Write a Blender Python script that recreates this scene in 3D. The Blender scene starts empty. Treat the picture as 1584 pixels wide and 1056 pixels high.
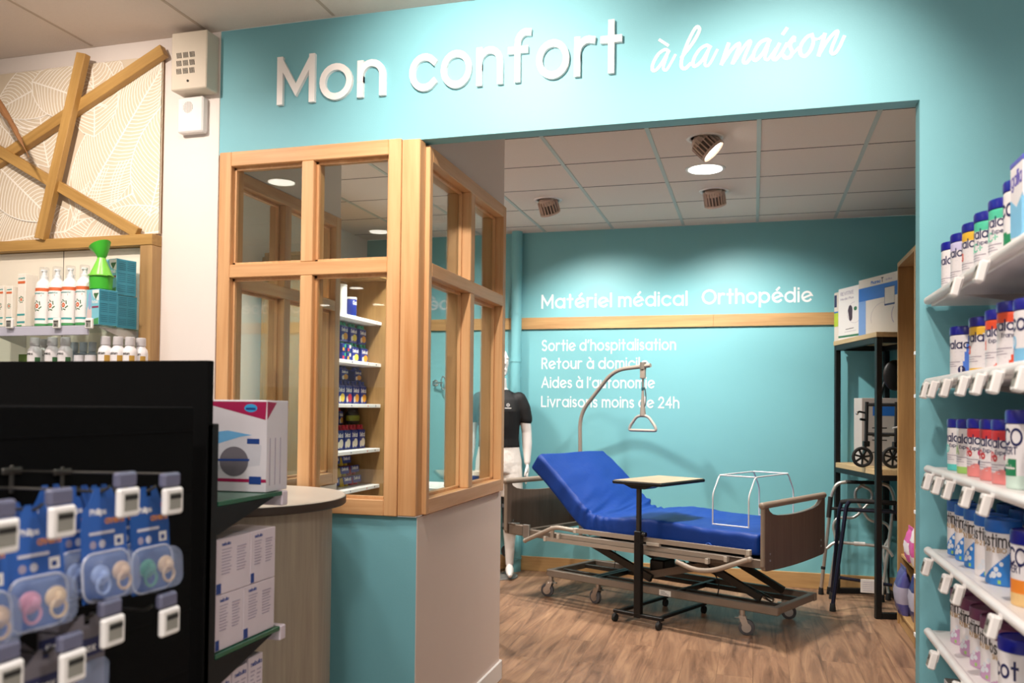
import bpy, bmesh, math, random
from mathutils import Vector, Matrix, noise
S = bpy.context.scene
COL = S.collection
R = math.radians
# ------------------------------------------------------------------ camera, world, exposure
CAM_H = 1.425
FPX, CX, CY, YAW, PITCH, ROLL = 1328.5, 792.0, 601.35, .274899, .022259, .010695
_f = Vector((-math.sin(YAW)*math.cos(PITCH), math.cos(YAW)*math.cos(PITCH), math.sin(PITCH)))
_r0 = Vector((math.cos(YAW), math.sin(YAW), 0)); _u0 = _r0.cross(_f)
_r = _r0*math.cos(ROLL) + _u0*math.sin(ROLL); _u = -_r0*math.sin(ROLL) + _u0*math.cos(ROLL)
cd = bpy.data.cameras.new('camera'); cam = bpy.data.objects.new('camera', cd); COL.objects.link(cam)
m = Matrix((_r, _u, -_f)).transposed().to_4x4(); m.translation = (0, 0, CAM_H); cam.matrix_world = m
cd.sensor_fit = 'HORIZONTAL'; cd.sensor_width = 36; cd.lens = FPX/1584*36
cd.shift_x = (792-CX)/1584; cd.shift_y = (CY-528)/1584
cd.clip_start = .05; cd.clip_end = 60
cd.dof.use_dof = True; cd.dof.focus_distance = 4.2; cd.dof.aperture_fstop = 3.2
S.camera = cam
S.view_settings.view_transform = 'Standard'; S.view_settings.look = 'None'
S.view_settings.gamma = 1; S.view_settings.use_curve_mapping = False
S.view_settings.exposure = 0.05
w = bpy.data.worlds.new('world'); S.world = w; w.use_nodes = True
bg = w.node_tree.nodes['Background']; bg.inputs[0].default_value = (1, .93, .86, 1); bg.inputs[1].default_value = .36
def arealight(x, y, z, power, size, col=(1, .93, .85), spread=150):
    l = bpy.data.lights.new('ceiling_area', 'AREA'); l.shape = 'DISK'; l.size = size; l.energy = power; l.color = col; l.spread = R(spread)
    o = bpy.data.objects.new('ceiling_area', l); COL.objects.link(o); o.location = (x, y, z); return o
def spotlight(p, target, power, angle, blend=.5, size=.03, col=(1, .95, .88)):
    l = bpy.data.lights.new('spot', 'SPOT'); l.energy = power; l.spot_size = R(angle); l.spot_blend = blend
    l.shadow_soft_size = size; l.color = col
    o = bpy.data.objects.new('spot', l); COL.objects.link(o); o.location = p
    o.rotation_euler = (Vector(target)-Vector(p)).to_track_quat('-Z', 'Y').to_euler(); return o
# shop ceiling lamps outside the frame (their fittings are built with the ceiling)
SHOP_LAMPS = [(-3.28, .95), (-3.32, -.82), (-.9, .4), (.45, .6), (-.3, -1.4), (-2.0, -1.6), (-1.9, 2.3)]  # the last lamp is added to brighten the counter top
for x, y in SHOP_LAMPS: arealight(x, y, 3.0, 10 if y > 2 else 22, .22, (1, .95, .9))
FAR_LAMPS = [(-5.7, -6.0), (-6.6, -5.9), (-5.2, -4.2)]
# wall washers aimed at the header, the window frame, the display on the left and the milk shelves
WARM = (1, .88, .77)
WASH = [((-1.0, 2.05, 3.0), (-.95, 3.19, 2.4), 150, 92), ((.15, 2.2, 3.0), (.08, 3.19, 2.35), 98, 74),
        ((-2.5, 1.9, 3.0), (-2.75, 3.19, 2.1), 98, 92), ((-.1, 1.7, 3.0), (.75, 2.5, 1.3), 105, 100), ((-.75, .5, 3.0), (-1.65, 3.0, .95), 26, 50)]
for p, t, e, a in WASH: spotlight(p, t, e, a, .95, .04, WARM)
# back-room lamps: one round downlight, three tilting spots and two added unseen fill downlights
BACK_Z = 2.983
DOWN = [(-.31, 5.64, 36), (-2.9, 4.6, 34), (-2.6, 6.3, 34)]
TILT = [((-.28, 5.0), (.85, 4.95, 1.75), 55, 90, .4), ((-.28, 6.23), (-.05, 7.35, 1.1), 138, 112, .85), ((-1.49, 6.22), (-1.15, 7.35, 1.1), 155, 110, .85)]
# ------------------------------------------------------------------ pixel -> point helpers (photo is 1584 x 1056)
O3 = Vector((0, 0, CAM_H))
def ray(x, y): return _r*((x-CX)/FPX) - _u*((y-CY)/FPX) + _f
def atX(x, y, X): d = ray(x, y); return O3 + d*(X/d.x)
def atY(x, y, Y): d = ray(x, y); return O3 + d*(Y/d.y)
def atZ(x, y, Z): d = ray(x, y); return O3 + d*((Z-CAM_H)/d.z)
# ------------------------------------------------------------------ materials
def lin(h):
    if isinstance(h, str):
        c = [int(h[i:i+2], 16)/255 for i in (0, 2, 4)]
        return tuple(((v+.055)/1.055)**2.4 if v > .04045 else v/12.92 for v in c)
    return tuple(h)
MATS = {}
def _new(name):
    m = bpy.data.materials.new(name); m.use_nodes = True; n = m.node_tree.nodes; n.clear()
    out = n.new('ShaderNodeOutputMaterial'); b = n.new('ShaderNodeBsdfPrincipled')
    m.node_tree.links.new(b.outputs[0], out.inputs[0]); MATS[name] = m
    return m, n, m.node_tree.links, b
def M(name, col, rough=.5, metal=0, var=.06, scale=30, bump=0, spec=.5, emit=0, coat=0, bscale=None):
    if name in MATS: return MATS[name]
    m, n, l, b = _new(name); c = lin(col)
    b.inputs['Roughness'].default_value = rough; b.inputs['Metallic'].default_value = metal
    b.inputs['Specular IOR Level'].default_value = spec; b.inputs['Coat Weight'].default_value = coat
    tc = n.new('ShaderNodeTexCoord'); nz = n.new('ShaderNodeTexNoise'); nz.inputs['Scale'].default_value = scale
    nz.inputs['Detail'].default_value = 4
    l.new(tc.outputs['Object'], nz.inputs['Vector'])
    mx = n.new('ShaderNodeMix'); mx.data_type = 'RGBA'
    mx.inputs[6].default_value = (*[v*(1-var) for v in c], 1); mx.inputs[7].default_value = (*[min(1, v*(1+var)) for v in c], 1)
    l.new(nz.outputs['Fac'], mx.inputs[0]); l.new(mx.outputs[2], b.inputs['Base Color'])
    if emit:
        b.inputs['Emission Strength'].default_value = emit; b.inputs['Emission Color'].default_value = (*c, 1)
    if bump:
        n2 = n.new('ShaderNodeTexNoise'); n2.inputs['Scale'].default_value = bscale or scale*4; n2.inputs['Detail'].default_value = 3
        l.new(tc.outputs['Object'], n2.inputs['Vector'])
        bp = n.new('ShaderNodeBump'); bp.inputs['Strength'].default_value = bump; bp.inputs['Distance'].default_value = .01
        l.new(n2.outputs['Fac'], bp.inputs['Height']); l.new(bp.outputs[0], b.inputs['Normal'])
    return m
def WOOD(name, c1, c2, axis='z', scale=14, rough=.5, bump=.08, stretch=.07):
    if name in MATS: return MATS[name]
    m, n, l, b = _new(name)
    b.inputs['Roughness'].default_value = rough
    tc = n.new('ShaderNodeTexCoord'); mp = n.new('ShaderNodeMapping')
    mp.inputs['Scale'].default_value = tuple(stretch if a == axis else 1 for a in 'xyz')
    l.new(tc.outputs['Object'], mp.inputs['Vector'])
    nz = n.new('ShaderNodeTexNoise'); nz.inputs['Scale'].default_value = scale; nz.inputs['Detail'].default_value = 8; nz.inputs['Roughness'].default_value = .65
    nz.inputs['Distortion'].default_value = .6
    l.new(mp.outputs[0], nz.inputs['Vector'])
    n2 = n.new('ShaderNodeTexNoise'); n2.inputs['Scale'].default_value = scale*7; n2.inputs['Detail'].default_value = 3
    l.new(mp.outputs[0], n2.inputs['Vector'])
    ad = n.new('ShaderNodeMath'); ad.operation = 'MULTIPLY_ADD'; ad.inputs[1].default_value = .35
    l.new(n2.outputs['Fac'], ad.inputs[0]); l.new(nz.outputs['Fac'], ad.inputs[2])
    rp = n.new('ShaderNodeValToRGB'); rp.color_ramp.elements[0].position = .42; rp.color_ramp.elements[1].position = .9
    rp.color_ramp.elements[0].color = (*lin(c1), 1); rp.color_ramp.elements[1].color = (*lin(c2), 1)
    l.new(ad.outputs[0], rp.inputs[0]); l.new(rp.outputs[0], b.inputs['Base Color'])
    bp = n.new('ShaderNodeBump'); bp.inputs['Strength'].default_value = bump; bp.inputs['Distance'].default_value = .004
    l.new(n2.outputs['Fac'], bp.inputs['Height']); l.new(bp.outputs[0], b.inputs['Normal'])
    return m
def FLOOR(name):
    m, n, l, b = _new(name); b.inputs['Roughness'].default_value = .42; b.inputs['Specular IOR Level'].default_value = .35
    tc = n.new('ShaderNodeTexCoord'); mp = n.new('ShaderNodeMapping'); mp.inputs['Rotation'].default_value = (0, 0, R(90))
    l.new(tc.outputs['Object'], mp.inputs['Vector'])
    bk = n.new('ShaderNodeTexBrick'); bk.inputs['Scale'].default_value = 1; bk.inputs['Brick Width'].default_value = 1.2; bk.inputs['Row Height'].default_value = .19
    bk.inputs['Mortar Size'].default_value = .0018; bk.inputs['Mortar Smooth'].default_value = .5
    bk.inputs['Color1'].default_value = (.25, .25, .25, 1); bk.inputs['Color2'].default_value = (.75, .75, .75, 1); bk.inputs['Mortar'].default_value = (0, 0, 0, 1)
    bk.offset = .37; l.new(mp.outputs[0], bk.inputs['Vector'])
    # each plank shifts its own grain
    cm = n.new('ShaderNodeVectorMath'); cm.operation = 'MULTIPLY_ADD'; cm.inputs[1].default_value = (7, 3, 5)
    l.new(bk.outputs['Color'], cm.inputs[0]); l.new(tc.outputs['Object'], cm.inputs[2])
    m2 = n.new('ShaderNodeMapping'); m2.inputs['Scale'].default_value = (1, .1, 1); l.new(cm.outputs[0], m2.inputs['Vector'])
    nz = n.new('ShaderNodeTexNoise'); nz.inputs['Scale'].default_value = 12; nz.inputs['Detail'].default_value = 9; nz.inputs['Roughness'].default_value = .62; nz.inputs['Distortion'].default_value = 1.3
    l.new(m2.outputs[0], nz.inputs['Vector'])
    rp = n.new('ShaderNodeValToRGB'); e = rp.color_ramp.elements
    e[0].position = .3; e[0].color = (*lin('5c4435'), 1); e[1].position = .72; e[1].color = (*lin('a98769'), 1)
    e2 = rp.color_ramp.elements.new(.5); e2.color = (*lin('8b6b54'), 1)
    l.new(nz.outputs['Fac'], rp.inputs[0])
    hs = n.new('ShaderNodeMix'); hs.data_type = 'RGBA'; hs.blend_type = 'MULTIPLY'; hs.inputs[0].default_value = 1
    r2 = n.new('ShaderNodeValToRGB'); r2.color_ramp.elements[0].color = (.62, .6, .58, 1); r2.color_ramp.elements[0].position = 0
    r2.color_ramp.elements[1].color = (1, 1, 1, 1); r2.color_ramp.elements[1].position = .75
    q = r2.color_ramp.elements.new(.12); q.color = (.86, .85, .84, 1)
    l.new(bk.outputs['Color'], r2.inputs[0]); l.new(rp.outputs[0], hs.inputs[6]); l.new(r2.outputs[0], hs.inputs[7])
    l.new(hs.outputs[2], b.inputs['Base Color'])
    bp = n.new('ShaderNodeBump'); bp.inputs['Strength'].default_value = .12; bp.inputs['Distance'].default_value = .003
    l.new(nz.outputs['Fac'], bp.inputs['Height']); l.new(bp.outputs[0], b.inputs['Normal'])
    return m
def GLASS(name, tint=(.93, .97, .95), ior=1.5, rough=0):
    m = bpy.data.materials.new(name); m.use_nodes = True; n = m.node_tree.nodes; n.clear(); l = m.node_tree.links; MATS[name] = m
    out = n.new('ShaderNodeOutputMaterial'); mx = n.new('ShaderNodeMixShader'); fr = n.new('ShaderNodeFresnel'); ge = n.new('ShaderNodeNewGeometry'); mr = n.new('ShaderNodeMapRange'); mr.inputs[3].default_value = ior; mr.inputs[4].default_value = 1/ior
    l.new(ge.outputs['Backfacing'], mr.inputs[0]); l.new(mr.outputs[0], fr.inputs[0])
    t = n.new('ShaderNodeBsdfTransparent'); t.inputs[0].default_value = (*tint, 1)
    g = n.new('ShaderNodeBsdfGlossy'); g.inputs['Roughness'].default_value = rough
    nz = n.new('ShaderNodeTexNoise'); nz.inputs['Scale'].default_value = 1.5
    bp = n.new('ShaderNodeBump'); bp.inputs['Strength'].default_value = .004; l.new(nz.outputs['Fac'], bp.inputs['Height']); l.new(bp.outputs[0], g.inputs['Normal'])
    l.new(fr.outputs[0], mx.inputs[0]); l.new(t.outputs[0], mx.inputs[1]); l.new(g.outputs[0], mx.inputs[2]); l.new(mx.outputs[0], out.inputs[0])
    return m
# ------------------------------------------------------------------ mesh builder
def fillet(pts, r, n=5, closed=False):
    P = [Vector(p) for p in pts]; out = []; N = len(P)
    for i, p in enumerate(P):
        if not closed and i in (0, N-1): out.append(p); continue
        a, b = P[i-1]-p, P[(i+1) % N]-p
        la, lb = a.length, b.length; rr = min(r, la*.48, lb*.48)
        if rr < 1e-5: out.append(p); continue
        s, e = p+a/la*rr, p+b/lb*rr
        for k in range(n+1):
            t = k/n; out.append(s*(1-t)**2 + p*2*t*(1-t) + e*t*t)
    return out
def arc(cx, cy, rx, ry, a0, a1, n=None):
    n = n or max(4, int(abs(a1-a0)/18))
    return [(cx+rx*math.cos(R(a0+(a1-a0)*k/n)), cy+ry*math.sin(R(a0+(a1-a0)*k/n))) for k in range(n+1)]
class MB:
    def __init__(s): s.v = []; s.f = []; s.mi = []; s.mats = []; s.X = Matrix()
    def slot(s, m):
        if m not in s.mats: s.mats.append(m)
        return s.mats.index(m)
    def add(s, vs, fs, m, fm=None):
        o = len(s.v); s.v += [s.X @ Vector(v) for v in vs]; k = s.slot(m)
        for i, f in enumerate(fs):
            s.f.append([o+j for j in f]); s.mi.append(s.slot(fm[i]) if fm and fm[i] else k)
        return s
    def box(s, x0, x1, y0, y1, z0, z1, m, b=.002, fm=None):
        """chamfered box; fm maps a side ('-x','+x','-y','+y','-z','+z') to its own material"""
        lo, hi = (x0, y0, z0), (x1, y1, z1); d = [min(b, (hi[i]-lo[i])*.45) for i in range(3)]
        vs = []; idx = {}
        for sx in (0, 1):
            for sy in (0, 1):
                for sz in (0, 1):
                    sg = (sx, sy, sz)
                    for ax in range(3):
                        p = [(hi[i] if sg[i] else lo[i]) + (0 if i == ax else (-d[i] if sg[i] else d[i])) for i in range(3)]
                        idx[sg, ax] = len(vs); vs.append(p)
        fs = []; ms = []
        fm = fm or {}
        for ax in range(3):
            a, c = (ax+1) % 3, (ax+2) % 3
            for sd in (0, 1):
                q = []
                for u, w_ in ((0, 0), (1, 0), (1, 1), (0, 1)):
                    sg = [0, 0, 0]; sg[ax] = sd; sg[a] = u; sg[c] = w_; q.append(idx[tuple(sg), ax])
                fs.append(q if sd else q[::-1]); ms.append(fm.get(('-', '+')[sd]+'xyz'[ax]))
            for u in (0, 1):
                for w_ in (0, 1):
                    def g(e, axx):
                        sg = [0, 0, 0]; sg[ax] = e; sg[a] = u; sg[c] = w_; return idx[tuple(sg), axx]
                    q = [g(0, a), g(1, a), g(1, c), g(0, c)]
                    fs.append(q if u != w_ else q[::-1]); ms.append(None)
        for sx in (0, 1):
            for sy in (0, 1):
                for sz in (0, 1):
                    q = [idx[(sx, sy, sz), k] for k in range(3)]
                    fs.append(q if (sx+sy+sz) % 2 else q[::-1]); ms.append(None)
        return s.add(vs, fs, m, ms)
    def prism(s, poly, a, b, m, map=None, side=None):
        """polygon (2-D, counter-clockwise) extruded from depth a to b; map(x,y,d) -> point"""
        map = map or (lambda x, y, d: (x, y, d)); n = len(poly)
        vs = [map(x, y, a) for x, y in poly] + [map(x, y, b) for x, y in poly]
        fs = [list(range(n))[::-1], list(range(n, 2*n))] + [[i, (i+1) % n, n+(i+1) % n, n+i] for i in range(n)]
        return s.add(vs, fs, m, [None, None]+[side]*n)
    def tube(s, pts, r, m, n=10, closed=False, sq=None):
        P = [Vector(p) for p in pts]; N = len(P); rs = r if isinstance(r, (list, tuple)) else [r]*N
        T = []
        for i in range(N):
            if closed: t = (P[(i+1) % N]-P[i-1])
            else: t = P[min(i+1, N-1)]-P[max(i-1, 0)]
            T.append(t.normalized() if t.length > 1e-9 else Vector((0, 0, 1)))
        up = Vector((0, 0, 1)) if abs(T[0].z) < .95 else Vector((0, 1, 0))
        nrm = (up - T[0]*up.dot(T[0])).normalized(); vs = []
        for i in range(N):
            nrm = (nrm - T[i]*nrm.dot(T[i])).normalized(); bi = T[i].cross(nrm)
            if sq:
                for cu, cv in ((1, 1), (-1, 1), (-1, -1), (1, -1)): vs.append(P[i] + bi*(cu*sq[0]/2) + nrm*(cv*sq[1]/2))
            else:
                for k in range(n):
                    a = 2*math.pi*k/n; vs.append(P[i] + nrm*(rs[i]*math.cos(a)) + bi*(rs[i]*math.sin(a)))
        if sq: n = 4
        fs = []
        for i in range(N if closed else N-1):
            j = (i+1) % N
            for k in range(n): fs.append([i*n+k, i*n+(k+1) % n, j*n+(k+1) % n, j*n+k])
        if not closed: fs += [list(range(n))[::-1], list(range((N-1)*n, N*n))]
        return s.add(vs, fs, m)
    def cyl(s, p0, p1, r, m, r1=None, n=20): return s.tube([p0, p1], [r, r if r1 is None else r1], m, n)
    def lathe(s, prof, m, c=(0, 0, 0), n=28, fmat=None, sx=1, sy=1):
        """profile [(r,z)...]; fmat(phi, z) picks a material; phi = 0 faces -y"""
        vs = []; fs = []; fm = []; c = Vector(c); N = len(prof)
        for r, z in prof:
            for k in range(n):
                a = 2*math.pi*k/n; vs.append(c + Vector((r*math.sin(a)*sx, -r*math.cos(a)*sy, z)))
        for i in range(N-1):
            for k in range(n):
                fs.append([i*n+k, i*n+(k+1) % n, (i+1)*n+(k+1) % n, (i+1)*n+k])
                if fmat:
                    ph = (k+.5)/n*360; ph = ph-360 if ph > 180 else ph
                    fm.append(fmat(ph, (prof[i][1]+prof[i+1][1])/2))
                else: fm.append(None)
        fs += [list(range(n))[::-1], list(range((N-1)*n, N*n))]; fm += [None, None]
        return s.add(vs, fs, m, fm)
    def ball(s, c, rx, ry, rz, m, n=16, k=10):
        pr = [(max(1e-4, math.sin(math.pi*i/k)), -math.cos(math.pi*i/k)) for i in range(k+1)]
        vs = []; fs = []; c = Vector(c)
        for r, z in pr:
            for j in range(n):
                a = 2*math.pi*j/n; vs.append(c+Vector((r*math.cos(a)*rx, r*math.sin(a)*ry, z*rz)))
        for i in range(k):
            for j in range(n): fs.append([i*n+j, i*n+(j+1) % n, (i+1)*n+(j+1) % n, (i+1)*n+j])
        fs += [list(range(n))[::-1], list(range(k*n, (k+1)*n))]
        return s.add(vs, fs, m)
    def ribbon(s, pts, wd, depth, m, map, closed=False, ext=True, d0=0):
        P = [Vector((p[0], p[1])) for p in pts]
        if closed and (P[0]-P[-1]).length < 1e-6: P.pop()
        N = len(P)
        if not closed and ext:
            a = (P[0]-P[1]); P[0] = P[0]+a.normalized()*wd/2 if a.length > 1e-6 else P[0]
            a = (P[-1]-P[-2]); P[-1] = P[-1]+a.normalized()*wd/2 if a.length > 1e-6 else P[-1]
        L = []; Rr = []
        for i in range(N):
            if closed: t0, t1 = P[i]-P[i-1], P[(i+1) % N]-P[i]
            else: t0 = P[i]-P[i-1] if i else P[1]-P[0]; t1 = P[i+1]-P[i] if i < N-1 else t0
            t0 = t0.normalized(); t1 = t1.normalized()
            n0, n1 = Vector((-t0.y, t0.x)), Vector((-t1.y, t1.x)); b = n0+n1
            if b.length < 1e-3: b = n0
            b = b.normalized(); k = wd/2/max(.42, b.dot(n0))
            L.append(P[i]+b*k); Rr.append(P[i]-b*k)
        s.k = (getattr(s, 'k', 0)+1) % 12; e = [s.k*5e-5+i*2.5e-4/N for i in range(N)]     # strokes that cross lie over each other
        vs = [map(p.x, p.y, d0+depth+e[i]) for i, p in enumerate(L)]+[map(p.x, p.y, d0+depth+e[i]) for i, p in enumerate(Rr)]+[map(p.x, p.y, d0) for p in L]+[map(p.x, p.y, d0) for p in Rr]
        fs = []
        for i in range(N if closed else N-1):
            j = (i+1) % N
            fs.append([N+i, N+j, j, i]); fs.append([i, j, 2*N+j, 2*N+i]); fs.append([N+j, N+i, 3*N+i, 3*N+j])
        if not closed: fs += [[0, 2*N, 3*N, N], [N-1, 2*N-1, 4*N-1, 3*N-1]]
        return s.add(vs, fs, m)
    def text(s, txt, x, y, size, m, map, weight=.12, depth=.0006, width=None, gap=.24, d0=0, slant=0):
        """stroke lettering in the (x,y) plane of map; width stretches the line to that length"""
        lay = []; cx = 0
        for ch in txt:
            if ch == ' ': cx += .34; continue
            adv, st = GL[ch]
            lay.append((cx, st)); cx += adv+gap
        tot = cx-gap+weight
        kx = size if width is None else width/tot
        for ox, st in lay:
            for pl in st:
                cl = len(pl) > 6 and math.dist(pl[0], pl[-1]) < 1e-6
                # widths are in letter units, so map scales both axes
                def mp(a, b, d, ox=ox): return map(x+(a+ox+weight/2+slant*b)*kx, y+(b+weight/2)*size, d)
                s.ribbon(pl, weight, depth, m, mp, closed=cl, d0=d0)
        return s
    def mesh(s, name, smooth=35):
        me = bpy.data.meshes.new(name); me.from_pydata([tuple(v) for v in s.v], [], s.f)
        for mt in s.mats: me.materials.append(mt)
        me.polygons.foreach_set('material_index', s.mi)
        bm = bmesh.new(); bm.from_mesh(me); bmesh.ops.recalc_face_normals(bm, faces=bm.faces); bm.to_mesh(me); bm.free()
        if smooth:
            me.polygons.foreach_set('use_smooth', [True]*len(me.polygons))
            me.set_sharp_from_angle(angle=R(smooth))
        me.update(); return me
    def build(s, name, parent=None, loc=(0, 0, 0), rz=0, smooth=35):
        o = bpy.data.objects.new(name, s.mesh(name, smooth)); COL.objects.link(o)
        o.location = loc; o.rotation_euler = (0, 0, rz)
        if parent: o.parent = parent
        return o
def tag(o, label, cat, group=None, kind=None):
    if label: o['label'] = label
    if cat: o['category'] = cat
    if group: o['group'] = group
    if kind: o['kind'] = kind
    return o
def struct(o, label=None, cat=None): o['kind'] = 'structure'; return tag(o, label, cat)
def thing(name, label, cat, loc=(0, 0, 0), rz=0, group=None):
    o = bpy.data.objects.new(name, None); COL.objects.link(o); o.location = loc; o.rotation_euler = (0, 0, rz)
    o.empty_display_size = .05
    return tag(o, label, cat, group)
def dup(root, loc, rz=None, label=None, group=None):
    def cp(o, par):
        c = o.copy(); COL.objects.link(c)
        if par: c.parent = par
        for ch in list(o.children): cp(ch, c)
        return c
    c = cp(root, None); c.location = loc
    if rz is not None: c.rotation_euler = (0, 0, rz)
    if label: c['label'] = label
    if group: c['group'] = group
    return c
def onfront(x0, z0, y0): return lambda x, y, d: (x0+x, y0-d, z0+y)          # lettering on a face that looks to -y
def onleft(x0, y0, z0): return lambda x, y, d: (x0-d, y0-x, z0+y)           # ... on a face that looks to -x
def onright(x0, y0, z0): return lambda x, y, d: (x0+d, y0+x, z0+y)          # ... on a face that looks to +x
def oncyl(r, z0): return lambda x, y, d: ((r+d)*math.sin(x/r), -(r+d)*math.cos(x/r), z0+y)   # ... round a can, x = 0 faces -y
# ------------------------------------------------------------------ stroke letters (x-height .62, capitals .88)
def _gl():
    c = arc(.31, .31, .31, .31, 0, 360, 24); g = {}
    def sm(*p): return list(p)
    g['o'] = (.62, [c]); g['a'] = (.62, [c, [(.62, 0), (.62, .62)]]); g['d'] = (.62, [c, [(.62, 0), (.62, .9)]])
    g['b'] = (.62, [c, [(0, 0), (0, .9)]]); g['p'] = (.62, [c, [(0, -.28), (0, .62)]]); g['q'] = (.62, [c, [(.62, -.28), (.62, .62)]])
    g['g'] = (.62, [c, [(.62, .62), (.62, -.05)]+arc(.36, -.05, .26, .22, 0, -150)])
    g['c'] = (.54, [arc(.31, .31, .31, .31, 42, 318)])
    e = [[(.04, .2), (.58, .42)]+arc(.31, .31, .31, .31, 20, 318)]
    g['e'] = (.6, e); g['é'] = (.6, e+[[(.28, .8), (.42, .94)]]); g['è'] = (.6, e+[[(.2, .94), (.34, .8)]])
    g['à'] = (.62, g['a'][1]+[[(.2, .94), (.34, .8)]])
    g['f'] = (.42, [[(.16, 0), (.16, .66)]+arc(.36, .68, .2, .22, 180, 75), [(0, .56), (.34, .56)]])
    ar = arc(.25, .37, .25, .25, 180, 0)
    g['n'] = (.5, [[(0, 0), (0, .62)], [(0, .3)]+ar+[(.5, 0)]]); g['h'] = (.5, [[(0, 0), (0, .9)], [(0, .3)]+ar+[(.5, 0)]])
    a2 = arc(.2, .42, .2, .2, 180, 0); a3 = arc(.6, .42, .2, .2, 180, 0)
    g['m'] = (.8, [[(0, 0), (0, .62)], [(0, .35)]+a2+[(.4, 0)], [(.4, .35)]+a3+[(.8, 0)]])
    g['r'] = (.34, [[(0, 0), (0, .62)], [(0, .3)]+arc(.25, .37, .25, .25, 180, 70)])
    g['u'] = (.5, [[(0, .62), (0, .25)]+arc(.25, .25, .25, .25, 180, 360)+[(.5, .62)], [(.5, 0), (.5, .62)]])
    g['i'] = (0, [[(0, 0), (0, .62)], [(0, .84), (0, .86)]]); g['l'] = (0, [[(0, 0), (0, .9)]])
    g['t'] = (.34, [[(.17, 0), (.17, .88)], [(0, .58), (.34, .58)]])
    g['s'] = (.36, [arc(.18, .465, .17, .155, 35, 270)+arc(.18, .155, .18, .155, 90, -145)])
    g['v'] = (.52, [[(0, .62), (.26, 0), (.52, .62)]]); g['k'] = (.46, [[(0, 0), (0, .9)], [(.42, .62), (.04, .28)], [(.16, .38), (.46, 0)]])
    g['x'] = (.48, [[(0, 0), (.48, .62)], [(0, .62), (.48, 0)]]); g['y'] = (.52, [[(0, .62), (.26, .05)], [(.52, .62), (.14, -.26)]])
    g['z'] = (.46, [[(0, .62), (.46, .62), (0, 0), (.46, 0)]])
    C = .88
    g['M'] = (.76, [[(0, 0), (0, C)], [(.76, 0), (.76, C)], [(.02, C-.05), (.38, .22), (.74, C-.05)]]); g['A'] = (.72, [[(0, 0), (.36, C), (.72, 0)], [(.14, .28), (.58, .28)]])
    g['O'] = (.88, [arc(.44, .44, .44, .44, 0, 360, 28)]); g['L'] = (.44, [[(0, C), (0, 0), (.44, 0)]])
    bowl = [(0, C), (.26, C)]+arc(.26, .66, .22, .22, 90, -90)+[(0, .44)]
    g['P'] = (.48, [[(0, 0), (0, C)], bowl]); g['R'] = (.5, [[(0, 0), (0, C)], bowl, [(.24, .44), (.5, 0)]])
    g['S'] = (.48, [arc(.24, .66, .22, .22, 40, 270)+arc(.24, .22, .24, .22, 90, -145)])
    g['E'] = (.44, [[(.44, C), (0, C), (0, 0), (.44, 0)], [(0, .46), (.38, .46)]]); g['X'] = (.56, [[(0, 0), (.56, C)], [(0, C), (.56, 0)]])
    g['T'] = (.56, [[(.28, 0), (.28, C)], [(0, C), (.56, C)]]); g['V'] = (.64, [[(0, C), (.32, 0), (.64, C)]]); g['I'] = (0, [[(0, 0), (0, C)]])
    g['N'] = (.6, [[(0, 0), (0, C), (.6, 0), (.6, C)]]); g['D'] = (.56, [[(0, 0), (0, C), (.2, C)]+arc(.2, .44, .38, .44, 90, -90)+[(0, 0)]])
    g['C'] = (.7, [arc(.44, .44, .44, .44, 45, 315)]); g['B'] = (.5, [[(0, 0), (0, C)], bowl, [(0, 0), (.28, 0)]+arc(.28, .22, .22, .22, -90, 90)])
    g['2'] = (.48, [arc(.24, .64, .23, .24, 170, -30)+[(0, 0), (.48, 0)]]); g['4'] = (.54, [[(.42, 0), (.42, C), (0, .26), (.54, .26)]])
    g['1'] = (.2, [[(0, .7), (.2, C), (.2, 0)]]); g['3'] = (.46, [arc(.22, .66, .22, .22, 150, -90)+arc(.22, .22, .24, .22, 90, -150)])
    g['7'] = (.46, [[(0, C), (.46, C), (.12, 0)]]); g["'"] = (.06, [[(.05, .86), (0, .7)]]); g['-'] = (.26, [[(0, .34), (.26, .34)]])
    g['0'] = (.52, [arc(.26, .44, .26, .44, 0, 360, 24)]); g['H'] = (.58, [[(0, 0), (0, C)], [(.58, 0), (.58, C)], [(0, .46), (.58, .46)]])
    g['G'] = (.82, [arc(.44, .44, .44, .44, 45, 340)+[(.84, .42), (.52, .42)]])
    g['+'] = (.5, [[(.25, .1), (.25, .6)], [(0, .35), (.5, .35)]])
    return g
GL = _gl()
# ================================================================== THE SETTING
YF, YB, ZC, ZS = 3.19, 7.355, 2.983, 3.035          # front wall, back wall, ceilings
XJ, XW, XP = .542, -1.285, -2.25                    # right jamb, side parapet, left partition
TEAL = M('teal_paint', '79b7c3', .55, var=.025, scale=5, bump=.05, bscale=220)
TEALB = M('teal_paint_back', '76b6be', .5, var=.02, scale=4, bump=.05, bscale=220)
WHITEW = M('white_wall_paint', 'e6dcd6', .6, var=.015, scale=4, bump=.04, bscale=200)
PINKW = M('warm_white_paint', 'ddccc3', .6, var=.02, scale=6, bump=.1, bscale=260)
BEECH = WOOD('beech_frame', 'c08855', 'e2b585', 'z', 9, .42, .04, .05)
BEECHX = WOOD('beech_frame_x', 'c08855', 'e2b585', 'x', 9, .42, .04, .05)
BEECHY = WOOD('beech_frame_y', 'c08855', 'e2b585', 'y', 9, .42, .04, .05)
OAK = WOOD('oak_board', '8f6a42', 'c09a66', 'z', 8, .5, .1, .06)
OAKX = WOOD('oak_board_x', '9a7145', 'cda56e', 'x', 8, .5, .1, .06)
OAKY = WOOD('oak_board_y', '8f6a42', 'c09a66', 'y', 8, .5, .1, .06)
TILE = M('ceiling_tile', 'ddd0c6', .9, var=.03, scale=60, bump=.25, bscale=240)
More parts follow.
